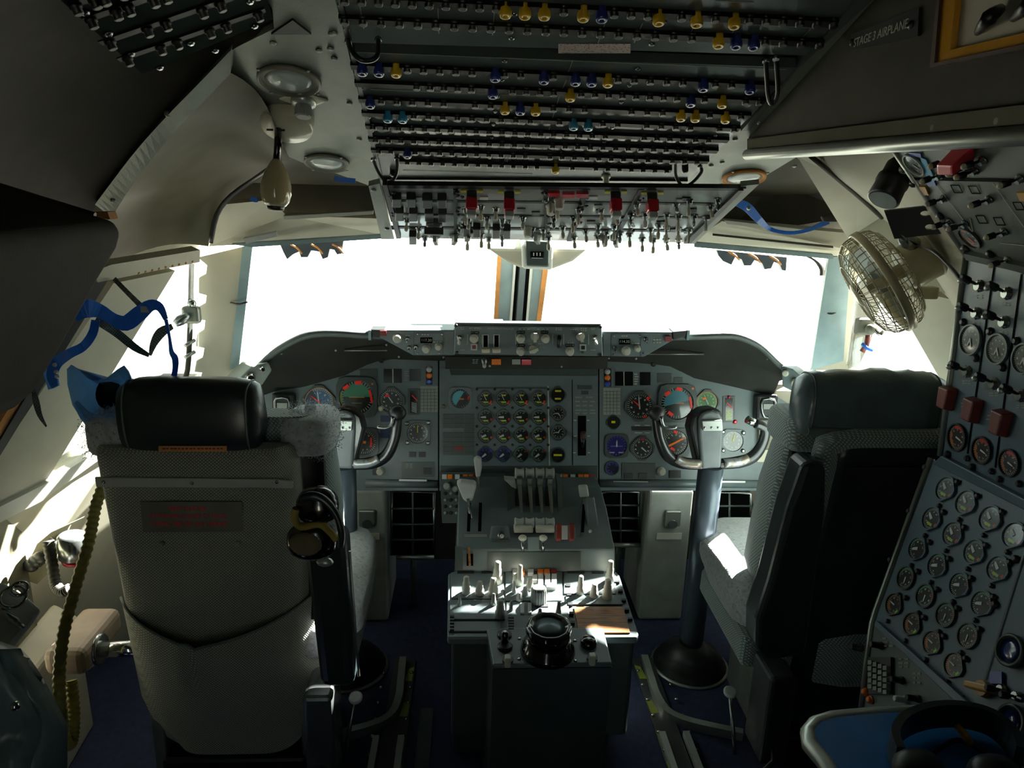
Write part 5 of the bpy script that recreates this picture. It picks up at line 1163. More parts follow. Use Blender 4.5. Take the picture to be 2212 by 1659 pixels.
    lo_ = PY(742, 1640, 1.6) if captain else PY(1588, 1630, 1.6)
    lv = MB().tube([lo_, lo_.lerp(kp, .5), kp], .0055, 8).build('release_lever', 'steel', t)
    MB().lathe([(.008, -.012), (.017, -.004), (.018, .002), (.014, .006)], kp, (0, -.35, .94), 16).build('lever_knob', 'white_key', lv)
    return t, W, rec
t, W, rec = seat(-.59, 1.5, 1, 'grey cloth pilot seat seen from behind with red lettered plate and black headrest', True)
SB = Pl((-.59, 1.5, .9), (0, -.991, -.129))
cs_ = prism_px(SB, [(205, 1032), (585, 1036), (632, 1040), (632, 1055), (585, 1054), (208, 1052)], .004, .006).build('back_strip', 'strip_metal', t)
for x, y in ((224, 1041), (415, 1043), (598, 1041)): MB().lathe([(.0045, 0), (.0045, .002), (.002, .004)], SB.p(x, y, .006), SB.n, 10).build('screw', 'chrome', cs_)
pk = []
for i in range(10):
    v = i / 9; row = []
    for k in range(25):
        u = -1 + 2 * k / 24
        topz = .60 - .115 * (1 - abs(u + .15) ** 1.3) - (.03 if u > 0 else .0) * u
        z = topz + (.12 - topz) * v
        h = .225 if z > .24 else .225 - (.24 - z) * .6
        bul = .035 * (1 - u * u) * math.sin(PI * min(1, .35 + v * .75)) + (.006 * math.sin(u * 30) if v < .35 and abs(u + .2) < .25 else 0)
        row.append(W(u * h, rec(z) - .006 - bul + abs(u) ** 6 * .05, z))
    pk.append(row)
p_ = MB().grid(pk).build('pocket', 'seat_cloth', t)
MB().tube(pk[0], .0032, 6).build('pocket_hem', 'piping', p_)
pl_ = prism_px(SB, [(303, 1084), (522, 1084), (524, 1148), (309, 1150)], .003, .005).build('warning_plate', 'placard_olive', t)
for i, (s_, y, x) in enumerate((('SEAT MUST BE', 1099, 405), ('IN FORWARD 6 INCHES OF TRAVEL', 1115, 407), ('DURING TAKE OFF AND LANDING', 1132, 409))):
    q = SB.p(x, y, .0055); MB().text(s_, .0125, SB.at(q, 0, 0.82 if i else .95, 1.25, 1)).build('plate_lettering', 'text_red', pl_)
for x, y in ((350, 1173), (514, 1173)): MB().lathe([(.006, 0), (.006, .003), (.003, .006)], SB.p(x, y, .004), SB.n, 10).build('stud', 'alu_dull', t)
seat(1.03, 1.55, -1, 'dark leather pilot seat with wrinkled headrest and pale knitted side beside the engineer panel', False)
# ================================================================== flight engineer's panel
from mathutils.geometry import tessellate_polygon
fe = thing('flight_engineer_station', (.95, 1.2, .3), 'blue grey flight engineer panel of gauges and toggles filling the right edge', 'instrument panel')
prism_px(FV, [(2088, 552), (2420, 660), (2420, 1190), (2030, 988)], .04).build('upper_plate', 'fe_panel', fe)
prism_px(FL, [(2012, 992), (2420, 1205), (2420, 1720), (2060, 1525), (1884, 1346), (1893, 1318)], .04).build('gauge_plate', 'fe_panel', fe)
FB = Pl(FL.p(1884, 1346), (-.985, 0, .17))
prism_px(FB, [(1884, 1348), (2075, 1525), (2420, 1860), (2300, 2000), (1858, 1560)], .04).build('radio_plate', 'fe_dark', fe)
prism_px(FU, [(1926, 326), (1915, 300), (2420, 280), (2500, 640), (2088, 552)], .03).build('overhang_plate', 'fe_panel_grey', fe)
MB().cyl(FU.p(1918, 305), FU.p(2088, 552), .006, n=8).build('front_edge', 'alu', fe); MB().cyl(FV.p(2088, 552), FV.p(2032, 985), .007, n=8).build('front_edge', 'alu_dull', fe)
MB().tube([FL.p(2012, 990), FL.p(1893, 1318), FB.p(1884, 1348), FB.p(1858, 1560)], .007, 8).build('front_edge', 'alu_dull', fe)
MB().prism(FV.poly([(2032, 984), (2420, 1186), (2420, 1208), (2012, 1002)], .012), FV.n * -.02).build('rail', 'fe_panel', fe, .003)
MB().prism(FL.poly([(1890, 1338), (2100, 1525), (2086, 1540), (1886, 1352)], .012), FL.n * -.02).build('rail', 'fe_panel', fe, .003)
MB().prism(FU.poly([(2080, 548), (2500, 640), (2500, 655), (2086, 562)], .01), FU.n * -.02).build('rail', 'fe_panel_grey', fe)
gx = [[(2043, 1056), (2086.6, 1086), (2139, 1120.5), (2190.6, 1156.7)], [(2012.8, 1120.5), (2058, 1153.7), (2104.7, 1192.8), (2156, 1229)], [(1982.7, 1185.3), (2024.9, 1221.5), (2073, 1263.6), (2121, 1304)],
      [(1957, 1248.6), (1999, 1287.7), (2043, 1328.4), (2091, 1373.6)], [(1931.5, 1305.8), (1970.7, 1348), (2014, 1388.7), (2061, 1437)]]
dm = (('dial_engine', 'wide', -58), ('dial_engine', 'wide', -58), ('dial_oil', 'wide', -120), ('dial_green', 'short', 165), ('dial_orange', 'short', -90))
for r, row in enumerate(gx):
    for c, (x, y) in enumerate(row):
        gauge(FL, x, y, 24.5 + c * .7 - r * .6, dm[r][0], fe, 'round' if r == 3 else 'oct', 'fe_panel' if r < 3 else 'panel_dark', [(dm[r][1], dm[r][2])], [], 'engine_gauge', .002)
        inst('screw', T_SCREWD, FL.M(x + 26, y - 14, 0, 1.1, 1.1, 1.1, .002), fe); inst('screw', T_SCREWD, FL.M(x - 14, y + 36, 0, .9, .9, .9, .002), fe)
for x, y in ((2068, 945), (2121, 973), (2180, 1000)):
    gauge(FV, x, y, 27, 'dial_red', fe, 'round', 'black', [('short', 100)], [], 'pressure_gauge', .002)
    for dx, dy in ((-20, 35), (22, 45)): inst('screw', T_SCREWD, FV.M(x + dx, y + dy, 0, 1.2, 1.2, 1.2, .002), fe)
for x, y in ((2097, 734), (2155, 754), (2212, 775)): gauge(FV, x, y, 30, 'dial_plain', fe, 'round', 'panel', [('short', 150), ('short', -160)], [], 'fuel_gauge', .002); inst('screw', T_SCREWD, FV.M(x + 12, y + 40, 0, 1.4, 1.4, 1.4, .001), fe); inst('screw', T_SCREWD, FV.M(x - 15, y - 38, 0, 1.4, 1.4, 1.4, .001), fe)
for x, y in ((2118, 618), (2178, 634), (2112, 677), (2172, 696), (2092, 803), (2150, 829), (2208, 855)):
    key(FV, x - 22, y - 14, x - 5, y + 14, .001, 'fe_panel_grey', fe, 'switch_plate', .0005)
    b = inst('toggle_switch', T_TOGBASE, FV.M(x, y, 0, 1.4), fe); inst('lever', T_TOGB, FV.M(x, y, 0, 1.2, 1.2, 1.35) @ Matrix.Rotation(-.25, 4, 'X'), b)
    q = FV.M(x, y, 0, 1.2, 1.2, 1.35) @ Matrix.Rotation(-.25, 4, 'X') @ Vector((0, 0, .031)); MB().ball(q, .0055, 8, 6).build('lever_tip', 'alu', b)
    scribble(FV, x - 14, y + 18, x + 8, y + 28, 2, fe, 'print_dim', .001, 2)
for x0, y0, x1, y1 in ((2148, 575, 2090, 980), (2207, 592, 2150, 1010)): line(FV, x0, y0, x1, y1, .004, fe, 'void', .0008, 'panel_joint')
for x, y in ((2055, 860), (2110, 886), (2172, 914)):
    M = FV.M(x, y); h = MB(); h.prism([M @ Vector(q) for q in ((-.014, -.024, .0), (.014, -.024, .0), (.017, .024, .0), (-.017, .024, .0))], FV.n * .022, .85); h.build('valve_handle', 'guard_brown', fe, .003)
for q in ((2075, 868, 2100, 882), (2130, 894, 2160, 910), (2078, 820, 2092, 830)): scribble(FV, *q, 2, fe, 'print_dim', .001, 2)
# right of the gauge block
p = FL.p(2188, 1407, .004); rr = 30 * depth(p) / F
sc_ = MB().lathe([(rr * 1.2, 0), (rr * 1.2, .008), (rr, .01), (rr * .95, .004)], p, FL.n, 24).build('round_display', 'panel_dark', fe); MB().lathe([(rr * .95, .004), (rr * .5, .006), (.002, .007)], p, FL.n, 24).build('screen', 'screen_blue', sc_)
p = FL.p(2190, 1560, .004); sc_ = MB().lathe([(rr * 1.2, 0), (rr * 1.2, .008), (rr, .01), (rr * .95, .004)], p, FL.n, 24).build('round_display', 'panel_dark', fe); MB().lathe([(rr * .95, .004), (.002, .006)], p, FL.n, 24).build('screen', 'screen_blue', sc_)
key(FL, 2142, 1452, 2168, 1478, .004, 'lamp_blue', fe, 'blue_light', .002)
kb = MB().lathe([(.014, 0), (.013, .012)], FL.p(2130, 1490, .002), FL.n, 14).build('selector_knob', 'amber', fe); Mq = FL.M(2128, 1488, .5, 1, 1, 1, .012); MB().box(Mq @ Vector((0, 0, .01)), (.05, .012, .02), Mq.to_3x3()).build('pointer_bar', 'amber', kb, .003)
for x, y in ((2168, 1490), (2200, 1505)): toggle(FL, x, y, fe, T_TOGB, .2, 1.0, .002)
line(FL, 2210, 1200, 2120, 1490, .003, fe, 'panel_dark', .002, 'panel_joint')
for x, y in ((2195, 1208), (2150, 1306), (2080, 1510), (2000, 1010), (1965, 1105), (1925, 1210)): inst('screw', T_SCREWD, FL.M(x, y, 0, 1.3, 1.3, 1.3, .002), fe)
# radio block below
kp = key(FB, 1882, 1420, 1930, 1500, .006, 'black', fe, 'keypad', .001)
for r in range(5):
    for c in range(4): key(FB, 1886 + c * 11, 1428 + r * 13 + c * 4, 1894 + c * 11, 1437 + r * 13 + c * 4, .012, 'placard', fe, 'keypad_key', .001)
for x, y in ((1871, 1495), (1882, 1512)): light(FB, x, y, 7, 'orange', fe, off=.001)
for x, y, m in ((1958, 1512, 'white_key'), (1905, 1395, 'black'), (1950, 1470, 'black'), (1985, 1510, 'black'), (1862, 1400, 'black')): knob(FB, x, y, 7, m, fe, .025)
for q in ((1905, 1375, 1935, 1400), (1940, 1420, 1965, 1445), (1970, 1450, 1990, 1480)): scribble(FB, *q, 3, fe, 'print_dim', .001, 2)
# overhanging electrical panel
gauge(FU, 1975, 356, 26, 'dial_green', fe, 'round', 'placard', [('short', 140)], [], 'load_gauge', .002)
gauge(FU, 2095, 514, 26, 'dial_red', fe, 'round', 'panel_dark', [('pink', 150)], [], 'load_gauge', .002)
prism_px(FU, [(1988, 340), (2000, 345), (2020, 390), (2008, 398), (1992, 362)], .004, .003).build('blue_placard', 'cap_cyan', fe); prism_px(FU, [(1962, 330), (1988, 332), (1990, 340), (1968, 338)], .004, .003).build('blue_placard', 'lamp_blue', fe); prism_px(FU, [(1998, 392), (2016, 388), (2022, 402), (2006, 404)], .004, .003).build('blue_placard', 'lamp_blue', fe)
MB().prism(FU.quad(2062, 315, 2108, 345, .0), FU.n * .04, .8).build('red_guard', 'red', fe, .004)
line(FU, 1970, 386, 2300, 392, .006, fe, 'void', .001, 'panel_joint')
for x, y in ((2030, 378), (2090, 362), (2108, 368), (2125, 345), (2050, 345), (2040, 428), (2138, 430), (2052, 478), (2086, 482), (2170, 500), (2178, 560), (2205, 385)):
    b = toggle(FU, x, y, fe, T_TOGB, -.4, .95, .001); MB().ball(FU.M(x, y, 0, .95, .95, .95, .001) @ Matrix.Rotation(-.4, 4, 'X') @ Vector((0, 0, .033)), .005, 8, 6).build('lever_tip', 'cream', b)
for x, y in ((1990, 412), (2205, 425)): prism_px(FU, [(x - 10, y - 8), (x + 8, y - 8), (x + 16, y + 10), (x - 2, y + 10)], .004, .004).build('amber_light', 'amber', fe)
for x, y in ((1953, 365), (1975, 395), (2033, 466), (2086, 536), (2140, 548)): inst('screw', T_SCREWD, FU.M(x, y, 0, 1.6, 1.6, 1.6, .001), fe)
for q in ((2020, 395, 2100, 500), (2145, 395, 2212, 490), (1998, 430, 2050, 500), (2160, 525, 2212, 530), (2095, 470, 2102, 500)): line(FU, *q, .0015, fe, 'print', .001)
for x, y in ((2066, 408), (2104, 410), (2120, 474), (2158, 478), (2200, 445)):
    c = [(x - 12, y - 8), (x + 6, y - 8), (x + 14, y + 8), (x - 4, y + 8)]
    for i in range(4): line(FU, *c[i], *c[(i + 1) % 4], .0018, fe, 'void', .001, 'button_outline')
# ================================================================== engineer's table and the headset on it
tb = thing('engineer_table', (.75, .8, 0), 'blue topped table with rounded bright metal edge at the lower right', 'table')
zt = .72; e = [PZ(x, y, zt) for x, y in ((1785, 1640), (1752, 1602), (1748, 1576), (1764, 1556), (1800, 1545), (1900, 1536))]
far = e[-1].y; e = [Vector((e[0].x - .02, .45, zt)), e[0]] + e[1:] + [Vector((.825, far + .005, zt)), Vector((.825, .45, zt))]
MB().prism(e, (0, 0, -.022)).build('core', 'panel_dark', tb)
MB().prism([p + Vector((0, 0, .001)) for p in e], (0, 0, .002)).build('blue_top', 'table_blue', tb)
MB().tube([p + Vector((0, 0, -.008)) for p in e[:-1]], .0135, 10).build('metal_edge', 'alu', tb)
MB().box((.68, .6, .35), (.05, .05, .7)).build('leg', 'alu_dull', tb); MB().box((.68, .9, .35), (.05, .05, .7)).build('leg', 'alu_dull', tb)
hs = thing('headset', PZ(2060, 1600, zt), 'black headset lying on the blue table top', 'headset', 'headsets')
P = [PZ(x, y, zt + .034) for x, y in ((1942, 1640), (1930, 1600), (1955, 1565), (2010, 1545), (2075, 1543), (2140, 1560), (2185, 1598), (2200, 1640))]
MB().tube(P, .012, 8, 4, flat=(.042, .012, (0, 0, 1))).build('headband', 'leather', hs)
for p in (PZ(1985, 1668, zt + .036), PZ(2150, 1680, zt + .036)): MB().ball(p, (.036, .03, .028), 16, 8, .8).build('ear_cup', 'black', hs)
MB().tube([PZ(x, y, zt + .012) for x, y in ((1990, 1650), (2040, 1610), (2080, 1600), (2150, 1640), (2212, 1650))], .004, 6, 4).build('cable', 'black', hs)
MB().tube([PZ(x, y, zt + .03) for x, y in ((2070, 1570), (2085, 1590), (2095, 1605))], .006, 6).build('brass_slider', 'amber', hs)
# ================================================================== fan with its bracket
rC, uC = RC.col[0].copy(), RC.col[1].copy(); vC = ray(1910, 610).normalized()
fc = PY(1905, 608, 1.72); ax = (-.877 * rC - .48 * uC) * .955 + vC * .30; ax.normalize()
fn = thing('fan', fc, 'cream wire cage fan hanging beside the bright side pane above the copilot headrest', 'fan')
fu = ax.orthogonal().normalized(); fv = ax.cross(fu)
R0 = .128
def fp(r, a, z): return fc + fu * (r * math.cos(a)) + fv * (r * math.sin(a)) + ax * z
MB().rings([[fp(R0 + dr, 2 * PI * k / 48, z) for dr, z in ((.0, -.01), (.006, -.008), (.006, .008), (0, .01), (-.004, 0))] for k in range(48)], loop=True).build('rim', 'fan_cage', fn)
for nm, sg, r_in, d in (('front_cage', 1, .03, .062), ('rear_cage', -1, .045, .055)):
    mb = MB()
    for k in range(44):
        a = 2 * PI * k / 44; pr = [(R0, .004 * sg), (R0 * .97, d * .45 * sg), (R0 * .82, d * .8 * sg), (R0 * .55, d * sg), (r_in, d * sg)]
        mb.tube([fp(r, a, z) for r, z in pr], .001, 4)
    for r, z in ((R0 * .985, d * .25), (R0 * .95, d * .55), (R0 * .84, d * .78), (R0 * .6, d * .97)):
        mb.tube([fp(r, 2 * PI * k / 40, z * sg) for k in range(40)], .0014, 4, loop=True)
    o = mb.build(nm, 'fan_cage', fn)
MB().lathe([(.03, .055), (.03, .064), (.02, .068)], fc, ax, 20).build('front_badge', 'fan_body', fn)
MB().lathe([(.048, -.05), (.055, -.056), (.055, -.115), (.05, -.128), (.02, -.132)], fc, ax, 24).build('motor', 'fan_body', fn)
MB().lathe([(.0552, -.118), (.0565, -.120), (.0552, -.123)], fc, ax, 24).build('motor_trim', 'alu', fn)
for k in range(4):
    a = k * PI / 2; bl = []
    for i in range(5):
        r = .02 + i * .022; w_ = .02 + .035 * math.sin(PI * (i + 1) / 6)
        bl.append([fp(r, a - w_ / r * .5 if r > .03 else a - .4, -.016), fp(r, a + (w_ / r * .5 if r > .03 else .4), .016)])
    MB().grid(bl).build('blade', 'lens', fn)
MB().lathe([(.018, -.05), (.018, .03), (.008, .036)], fc, ax, 14).build('hub', 'fan_body', fn)
kn_ = PY(1958, 520, 1.66); MB().tube([fc - ax * .08 + Vector((0, 0, .04)), kn_, PY(1950, 505, 1.64)], [.016, .018, .012], 10).build('swivel', 'steel', fn)
MB().box(PY(2000, 632, 1.72), (.05, .03, .03)).build('foot', 'fan_body', fn, .005)
MB().tube([PY(x, y, Y) for x, y, Y in ((1985, 530, 1.66), (2020, 545, 1.55), (2060, 585, 1.45), (2080, 612, 1.40))], .004, 6, 4).build('power_cord', 'black', fn)
def holed(outer, holes, vec):
    mb = MB(); loops = [outer] + holes; flat = [p for l in loops for p in l]; n = len(flat); tri = tessellate_polygon([[Vector(p) for p in l] for l in loops])
    vec = Vector(vec); mb.add(flat + [p + vec for p in flat], [tuple(t) for t in tri] + [tuple(i + n for i in t[::-1]) for t in tri])
    b = 0
    for l in loops:
        m = len(l); mb.add([p for p in l] + [p + vec for p in l], [(i, (i + 1) % m, m + (i + 1) % m, m + i) for i in range(m)]); b += m
    return mb
PQ = Pl(PY(1975, 480, 1.6), (-.35, -.85, -.4))
bp = thing('bracket_plate', PQ.p(1932, 515), 'flat dark bracket plate with two round holes above the fan', 'bracket')
circ = lambda x, y, a, b: [PQ.p(x + a * math.cos(2 * PI * k / 16), y + b * math.sin(2 * PI * k / 16)) for k in range(16)]
holed(PQ.poly([(1910, 456), (2002, 446), (2042, 504), (1932, 516)]), [circ(1999, 462, 11, 6.5), circ(2009, 491, 11, 6.5)], PQ.n * -.006).build('plate', 'placard_dark', bp)
MB().cyl(PQ.p(1940, 505, -.03), PQ.p(1955, 505, -.003), .008).build('stud', 'steel', bp)
# ================================================================== black spot lamp
sp_ = thing('spot_lamp', PY(1950, 350, 1.45), 'short black cylindrical spot lamp beside the engineer panel under the fairing', 'lamp')
a, b = PY(1950, 352, 1.47), PY(1907, 432, 1.44); ax2 = (b - a).normalized(); Lh = (b - a).length
MB().lathe([(.022, 0), (.027, .01), (.027, Lh * .42), (.031, Lh * .44), (.031, Lh * .58), (.029, Lh * .6), (.031, Lh * .98), (.026, Lh)], a, ax2, 22).build('barrel', 'black', sp_)
MB().lathe([(.026, Lh + .001), (.01, Lh - .002)], a, ax2, 20).build('lens', 'lens', sp_)
MB().ball(a, .02, 10, 6).build('swivel', 'black', sp_); MB().cyl(a, a + Vector((.06, .03, .03)), .01).build('arm', 'black', sp_)
# ================================================================== ceiling fittings
def dome(x, y, rx, rim, lab):
    p = H.p(x, y, .001); R_ = rx * depth(p) / F; t = thing('dome_light', p, lab, 'light', 'round ceiling lights')
    w_ = 1.05 if rim == 'sealant' else 1.12
    MB().lathe([(R_ * w_, 0), (R_ * w_, .006), (R_ * 1.02, .009), (R_ * .98, .004)], p, H.n, 30).build('rim', rim, t)
    MB().lathe([(R_ * .99, .003), (R_ * .6, .006), (.002, .007)], p, H.n, 30).build('lens', 'lens', t)
    for dx, dy in ((-1, 1), (1, 1), (1, -1), (-1, -1)): MB().lathe([(.004, 0), (.002, .003)], p + H.u * dx * R_ * .85 + H.v * dy * R_ * .85 * 1.0 + H.n * .004, H.n, 8).build('screw', 'alu_dull', t)
dome(625, 172, 60, 'placard_olive', 'large round ceiling light behind the white swivel lamp')
dome(706, 350, 43, 'placard_olive', 'small round ceiling light ahead of the white swivel lamp')
dome(1607, 382, 44, 'sealant', 'round ceiling light with an amber rim beside the blue hanging strap')
av = thing('air_nozzle', H.p(652, 224), 'small air nozzle with knurled end between the large ceiling light and swivel lamp', 'air vent'); p = H.p(656, 213)
MB().lathe([(.04, 0), (.038, .004), (.028, .006)], p, H.n, 4, sx=1.25).build('flange', 'cream', av, .004); MB().lathe([(.026, .004), (.024, .012), (.016, .016)], p, H.n, 20).build('ring', 'alu', av)
MB().rings([[p + H.u * (r * math.cos(2 * PI * k / 40)) + H.v * (r * math.sin(2 * PI * k / 40)) + H.n * h for k, r in ((k, rr * (1 if k % 2 else .93)) for k in range(40))] for rr, h in ((.014, .012), (.0165, .02), (.0165, .036), (.012, .038))], smooth=False).build('knurled_end', 'knob_grey', av)
ml = thing('swivel_lamp', H.p(622, 262), 'white round based swivel lamp with egg shaped shade hanging from the ceiling', 'lamp'); p = H.p(622, 250)
dn = Vector((0, -.5, -.87)).normalized()
MB().lathe([(.05, -.005), (.053, .0), (.053, .026), (.049, .033), (.02, .035)], p, dn, 30).build('base', 'cream', ml)
for dx in (-.014, .01): MB().box(p + dn * .036 + Vector((dx - .012, -.03, 0)), (.012, .006, .004)).build('slot_plate', 'chrome', ml)
s0, s1 = p + dn * .03 + Vector((-.016, -.006, 0)), PY(597, 350, p.y - .03)
MB().tube([s0, s0.lerp(s1, .5) + Vector((.001, 0, 0)), s1], .0075, 10).build('stem', 'black_gloss', ml)
s2 = PY(596, 445, p.y - .035); L_ = (s2 - s1).length
MB().lathe([(.007, -.006), (.012, 0), (.024, L_ * .25), (.031, L_ * .52), (.0315, L_ * .72), (.027, L_ * .9), (.02, L_)], s1, s2 - s1, 24).build('shade', 'lamp_shade', ml)
MB().lathe([(.019, L_ * .98), (.016, L_ + .008), (.004, L_ + .01)], s1, s2 - s1, 16).build('bulb_holder', 'black', ml)
# small blue clips
for pts, Y, lab in (([(722, 385), (735, 388), (748, 389), (768, 391)], 1.9, 'short blue strap end with white gap clipped to the ceiling panel corner'), ([(541, 428), (550, 432), (556, 432)], 2.1, 'tiny blue clip on the pale beam beside the swivel lamp shade')):
    MB().tube([PY(x, y, Y) for x, y in pts], .004, 6, 2, flat=(.012, .004, (0, 0, 1))).build('blue_clip', 'strap_blue'); tag(bpy.data.objects[[o.name for o in bpy.data.objects if o.name.startswith('blue_clip')][-1]], lab, 'clip', 'blue strap clips')
# blue strap at the right
def ribbon(path, wpx, th=.0015, sub=4):
    P = [(Vector((x, y, 0)), Y) for x, y, Y in path]; pts, ys = spline([p for p, _ in P], sub, [Y for _, Y in P]); n = len(pts); rows = []
    ws, _ = spline([Vector((w_, 0, 0)) for w_ in (wpx if hasattr(wpx, '__len__') else [wpx] * len(path))], sub)
    for i, p in enumerate(pts):
        t_ = pts[min(i + 1, n - 1)] - pts[max(i - 1, 0)]; q = Vector((-t_.y, t_.x, 0)).normalized() * ws[i].x / 2
        a, b = PY(p.x + q.x, p.y + q.y, ys[i]), PY(p.x - q.x, p.y - q.y, ys[i]); v_ = Vector((0, th, 0)); rows.append([a, b, b + v_, a + v_])
    return MB().rings(rows, smooth=False)
bs = thing('blue_strap', PY(1600, 440, 1.95), 'long blue strap hanging in a curve over the right windscreen', 'strap')
ribbon([(1592, 437, 1.9), (1615, 448, 1.92), (1640, 475, 1.95), (1665, 495, 2.0), (1705, 503, 2.0), (1745, 497, 2.0), (1790, 478, 2.02)], [16, 20, 16, 9, 8, 8, 12], .002).build('band', 'strap_blue', bs)
ribbon([(1800, 462, 2.03), (1815, 458, 2.03), (1832, 464, 2.03), (1845, 468, 2.03)], [12, 18, 20, 12], .003).build('end_tab', 'strap_blue', bs)
MB().prism([PY(x, y, 2.01) for x, y in ((1775, 468), (1800, 458), (1815, 470), (1812, 480), (1780, 480))], (0, .012, 0)).build('buckle', 'black', bs, .003)
for x, y, Y in ((1617, 449, 1.91), (1834, 466, 2.02)): MB().lathe([(.006, 0), (.004, .004)], PY(x, y, Y - .002), (0, -1, 0), 10).build('eyelet', 'alu', bs)
# ================================================================== placard and amber tray on the fairing
sg = thing('fairing_placard', XF.p(1920, 60), 'dark engraved placard reading STAGE 3 AIRPLANE on the fairing', 'placard')
prism_px(XF, [(1835, 110), (1838, 75), (1985, 16), (1982, 78)], .003, .005).build('plate', 'placard_dark', sg)
q0, q1 = XF.p(1850, 96, .0055), XF.p(1965, 54, .0055); d = (q1 - q0).normalized(); up_ = XF.n.cross(d) * 1
Mt = Matrix((d, up_, XF.n)).transposed().to_4x4(); Mt.translation = (XF.p(1899, 74, .0055))
MB().text('STAGE 3 AIRPLANE', (q1 - q0).length / 8.2, Mt).build('lettering', 'print', sg)
for x, y in ((1842, 92), (1969, 54)): MB().lathe([(.006, 0), (.006, .002), (.003, .005)], XF.p(x, y, .005), XF.n, 10).build('screw', 'black', sg)
at = thing('amber_tray', XF.p(2020, 130), 'amber edged recessed tray in the fairing at the upper right corner', 'tray')
for pts, m, off in (([(2010, 140), (2024, 0), (2050, -60), (2070, -60), (2052, 110)], 'amber', .012), ([(2010, 140), (2052, 108), (2300, 50), (2300, 80)], 'amber', .012), ([(2040, 0), (2052, 110), (2300, 52), (2300, -200), (2060, -60)], 'paper', .003)):
    prism_px(XF, pts, .008, off).build('edge' if m == 'amber' else 'sheet', m, at)
prism_px(XF, [(2008, 146), (2024, -10), (2030, -10), (2018, 136), (2300, 76), (2300, 88)], .006, .016).build('frame', 'brown', at)
for a_, b_ in (((2112, 70), (2160, 20)), ((2190, 40), (2260, -10))): MB().tube([XF.p(*a_, .006), XF.p((a_[0] + b_[0]) / 2, (a_[1] + b_[1]) / 2 - 6, .03), XF.p(*b_, .006)], [.004, .009, .006], 8, 3).build('latch', 'black', at)
# ================================================================== compass in its pale housing, visor brackets
cm = thing('standby_compass', PY(1160, 580, 2.4), 'small black standby compass in a pale curved housing at the center post top', 'compass')
MB().prism([PY(x, y, 2.42) for x, y in ((1048, 535), (1272, 538), (1238, 566), (1196, 582), (1124, 580), (1096, 568))], (0, .12, .03)).build('housing', 'liner', cm, .01)
MB().prism([PY(x, y, 2.395) for x, y in ((1126, 528), (1196, 530), (1194, 585), (1128, 582))], (0, .1, .02)).build('compass_bezel', 'white_paint', cm, .01, 3)
MB().prism([PY(x, y, 2.383) for x, y in ((1135, 520), (1187, 522), (1186, 578), (1137, 576))], (0, .05, .01)).build('compass_body', 'panel_dark', cm, .006)
MB().prism([PY(x, y, 2.377) for x, y in ((1145, 543), (1176, 544), (1175, 560), (1146, 559))], (0, .02, 0)).build('compass_window', 'black_gloss', cm, .004)
for x in (1153, 1160, 1167): MB().prism([PY(x - 1, 546, 2.375), PY(x + 1, 546, 2.375), PY(x + 1, 553, 2.375), PY(x - 1, 553, 2.375)], (0, .002, 0)).build('card_mark', 'print', cm)
for sgn, pts, lab in ((0, [(603, 524), (742, 520), (738, 548), (728, 550), (722, 540), (712, 538), (708, 556), (697, 560), (690, 544), (672, 541), (664, 556), (650, 556), (646, 544), (632, 550), (620, 560), (612, 545)], 'dark toothed visor bracket hanging over the left windscreen'),
                      (1, [(1548, 540), (1700, 556), (1698, 585), (1690, 584), (1684, 570), (1672, 566), (1666, 580), (1652, 582), (1646, 568), (1630, 562), (1622, 574), (1608, 574), (1602, 560), (1588, 556), (1580, 572), (1562, 564), (1552, 552)], 'dark toothed visor bracket hanging over the right windscreen')):
    t = thing('visor_bracket', PY(pts[0][0], 540, 2.3), lab, 'bracket', 'visor brackets')
    MB().prism([PY(x, y, 2.3) for x, y in pts], (0, .02, .0)).build('plate', 'column_grey', t)
    for i in range(3):
        x = pts[0][0] + 25 + i * 45; MB().tube([PY(x, 528 + (15 if sgn else 0) + i * 5 * sgn, 2.295), PY(x + 14, 536 + (15 if sgn else 0) + i * 5 * sgn, 2.29), PY(x + 24, 548 + (14 if sgn else 0) + i * 5 * sgn, 2.295)], .003, 6, 3).build('wire', 'sealant', t)
hk = thing('visor_hook', PY(1775, 570, 2.3), 'small dark hook at the right end of the windscreen top', 'hook')
MB().tube([PY(x, y, 2.3) for x, y in ((1740, 552), (1760, 562), (1775, 580), (1776, 595))], [.003, .004, .008, .009], 8, 3).build('arm', 'black', hk)
for x0, x1, y, Y, lab in ((498, 535, 654, 2.26, 'thin dark hook on the pale post left of the windscreen'), (1782, 1812, 675, 2.26, 'thin dark hook on the pale post right of the windscreen')):
    t = thing('post_hook', PY(x0, y, Y), lab, 'hook', 'post hooks'); MB().tube([PY(x0, y, Y), PY((x0 + x1) / 2, y + 3, Y - .01), PY(x1, y - 2, Y - .006)], .003, 6, 3).build('pin', 'black', t)
# window latches
def latch(pts, lab):
    t = thing('window_latch', PY(pts[0][0], pts[0][1], pts[0][2]), lab, 'latch', 'window latches')
    return t
t = latch([(415, 690, 2.15)], 'metal window latch and rod on the edge of the left side pane')
MB().tube([PY(x, y, 2.2) for x, y in ((414, 570), (412, 650), (410, 720), (405, 800), (392, 832))], .008, 8, 3).build('rod', 'dark_olive', t)
MB().ball(PY(414, 656, 2.17), .013, 10, 6).build('ball', 'chrome', t); MB().box(PY(414, 680, 2.18), (.05, .03, .05)).build('body', 'alu_dull', t, .008); MB().tube([PY(408, 680, 2.16), PY(390, 692, 2.14), PY(378, 700, 2.13)], [.01, .016, .01], 8, 2).build('handle', 'steel', t)
for y in (735, 760): MB().tube([PY(420, y, 2.2), PY(400, y + 12, 2.17)], .006, 6).build('link', 'alu_dull', t)
t = latch([(1870, 720, 2.1)], 'small olive and brown window latch on the right side pane below the fan')
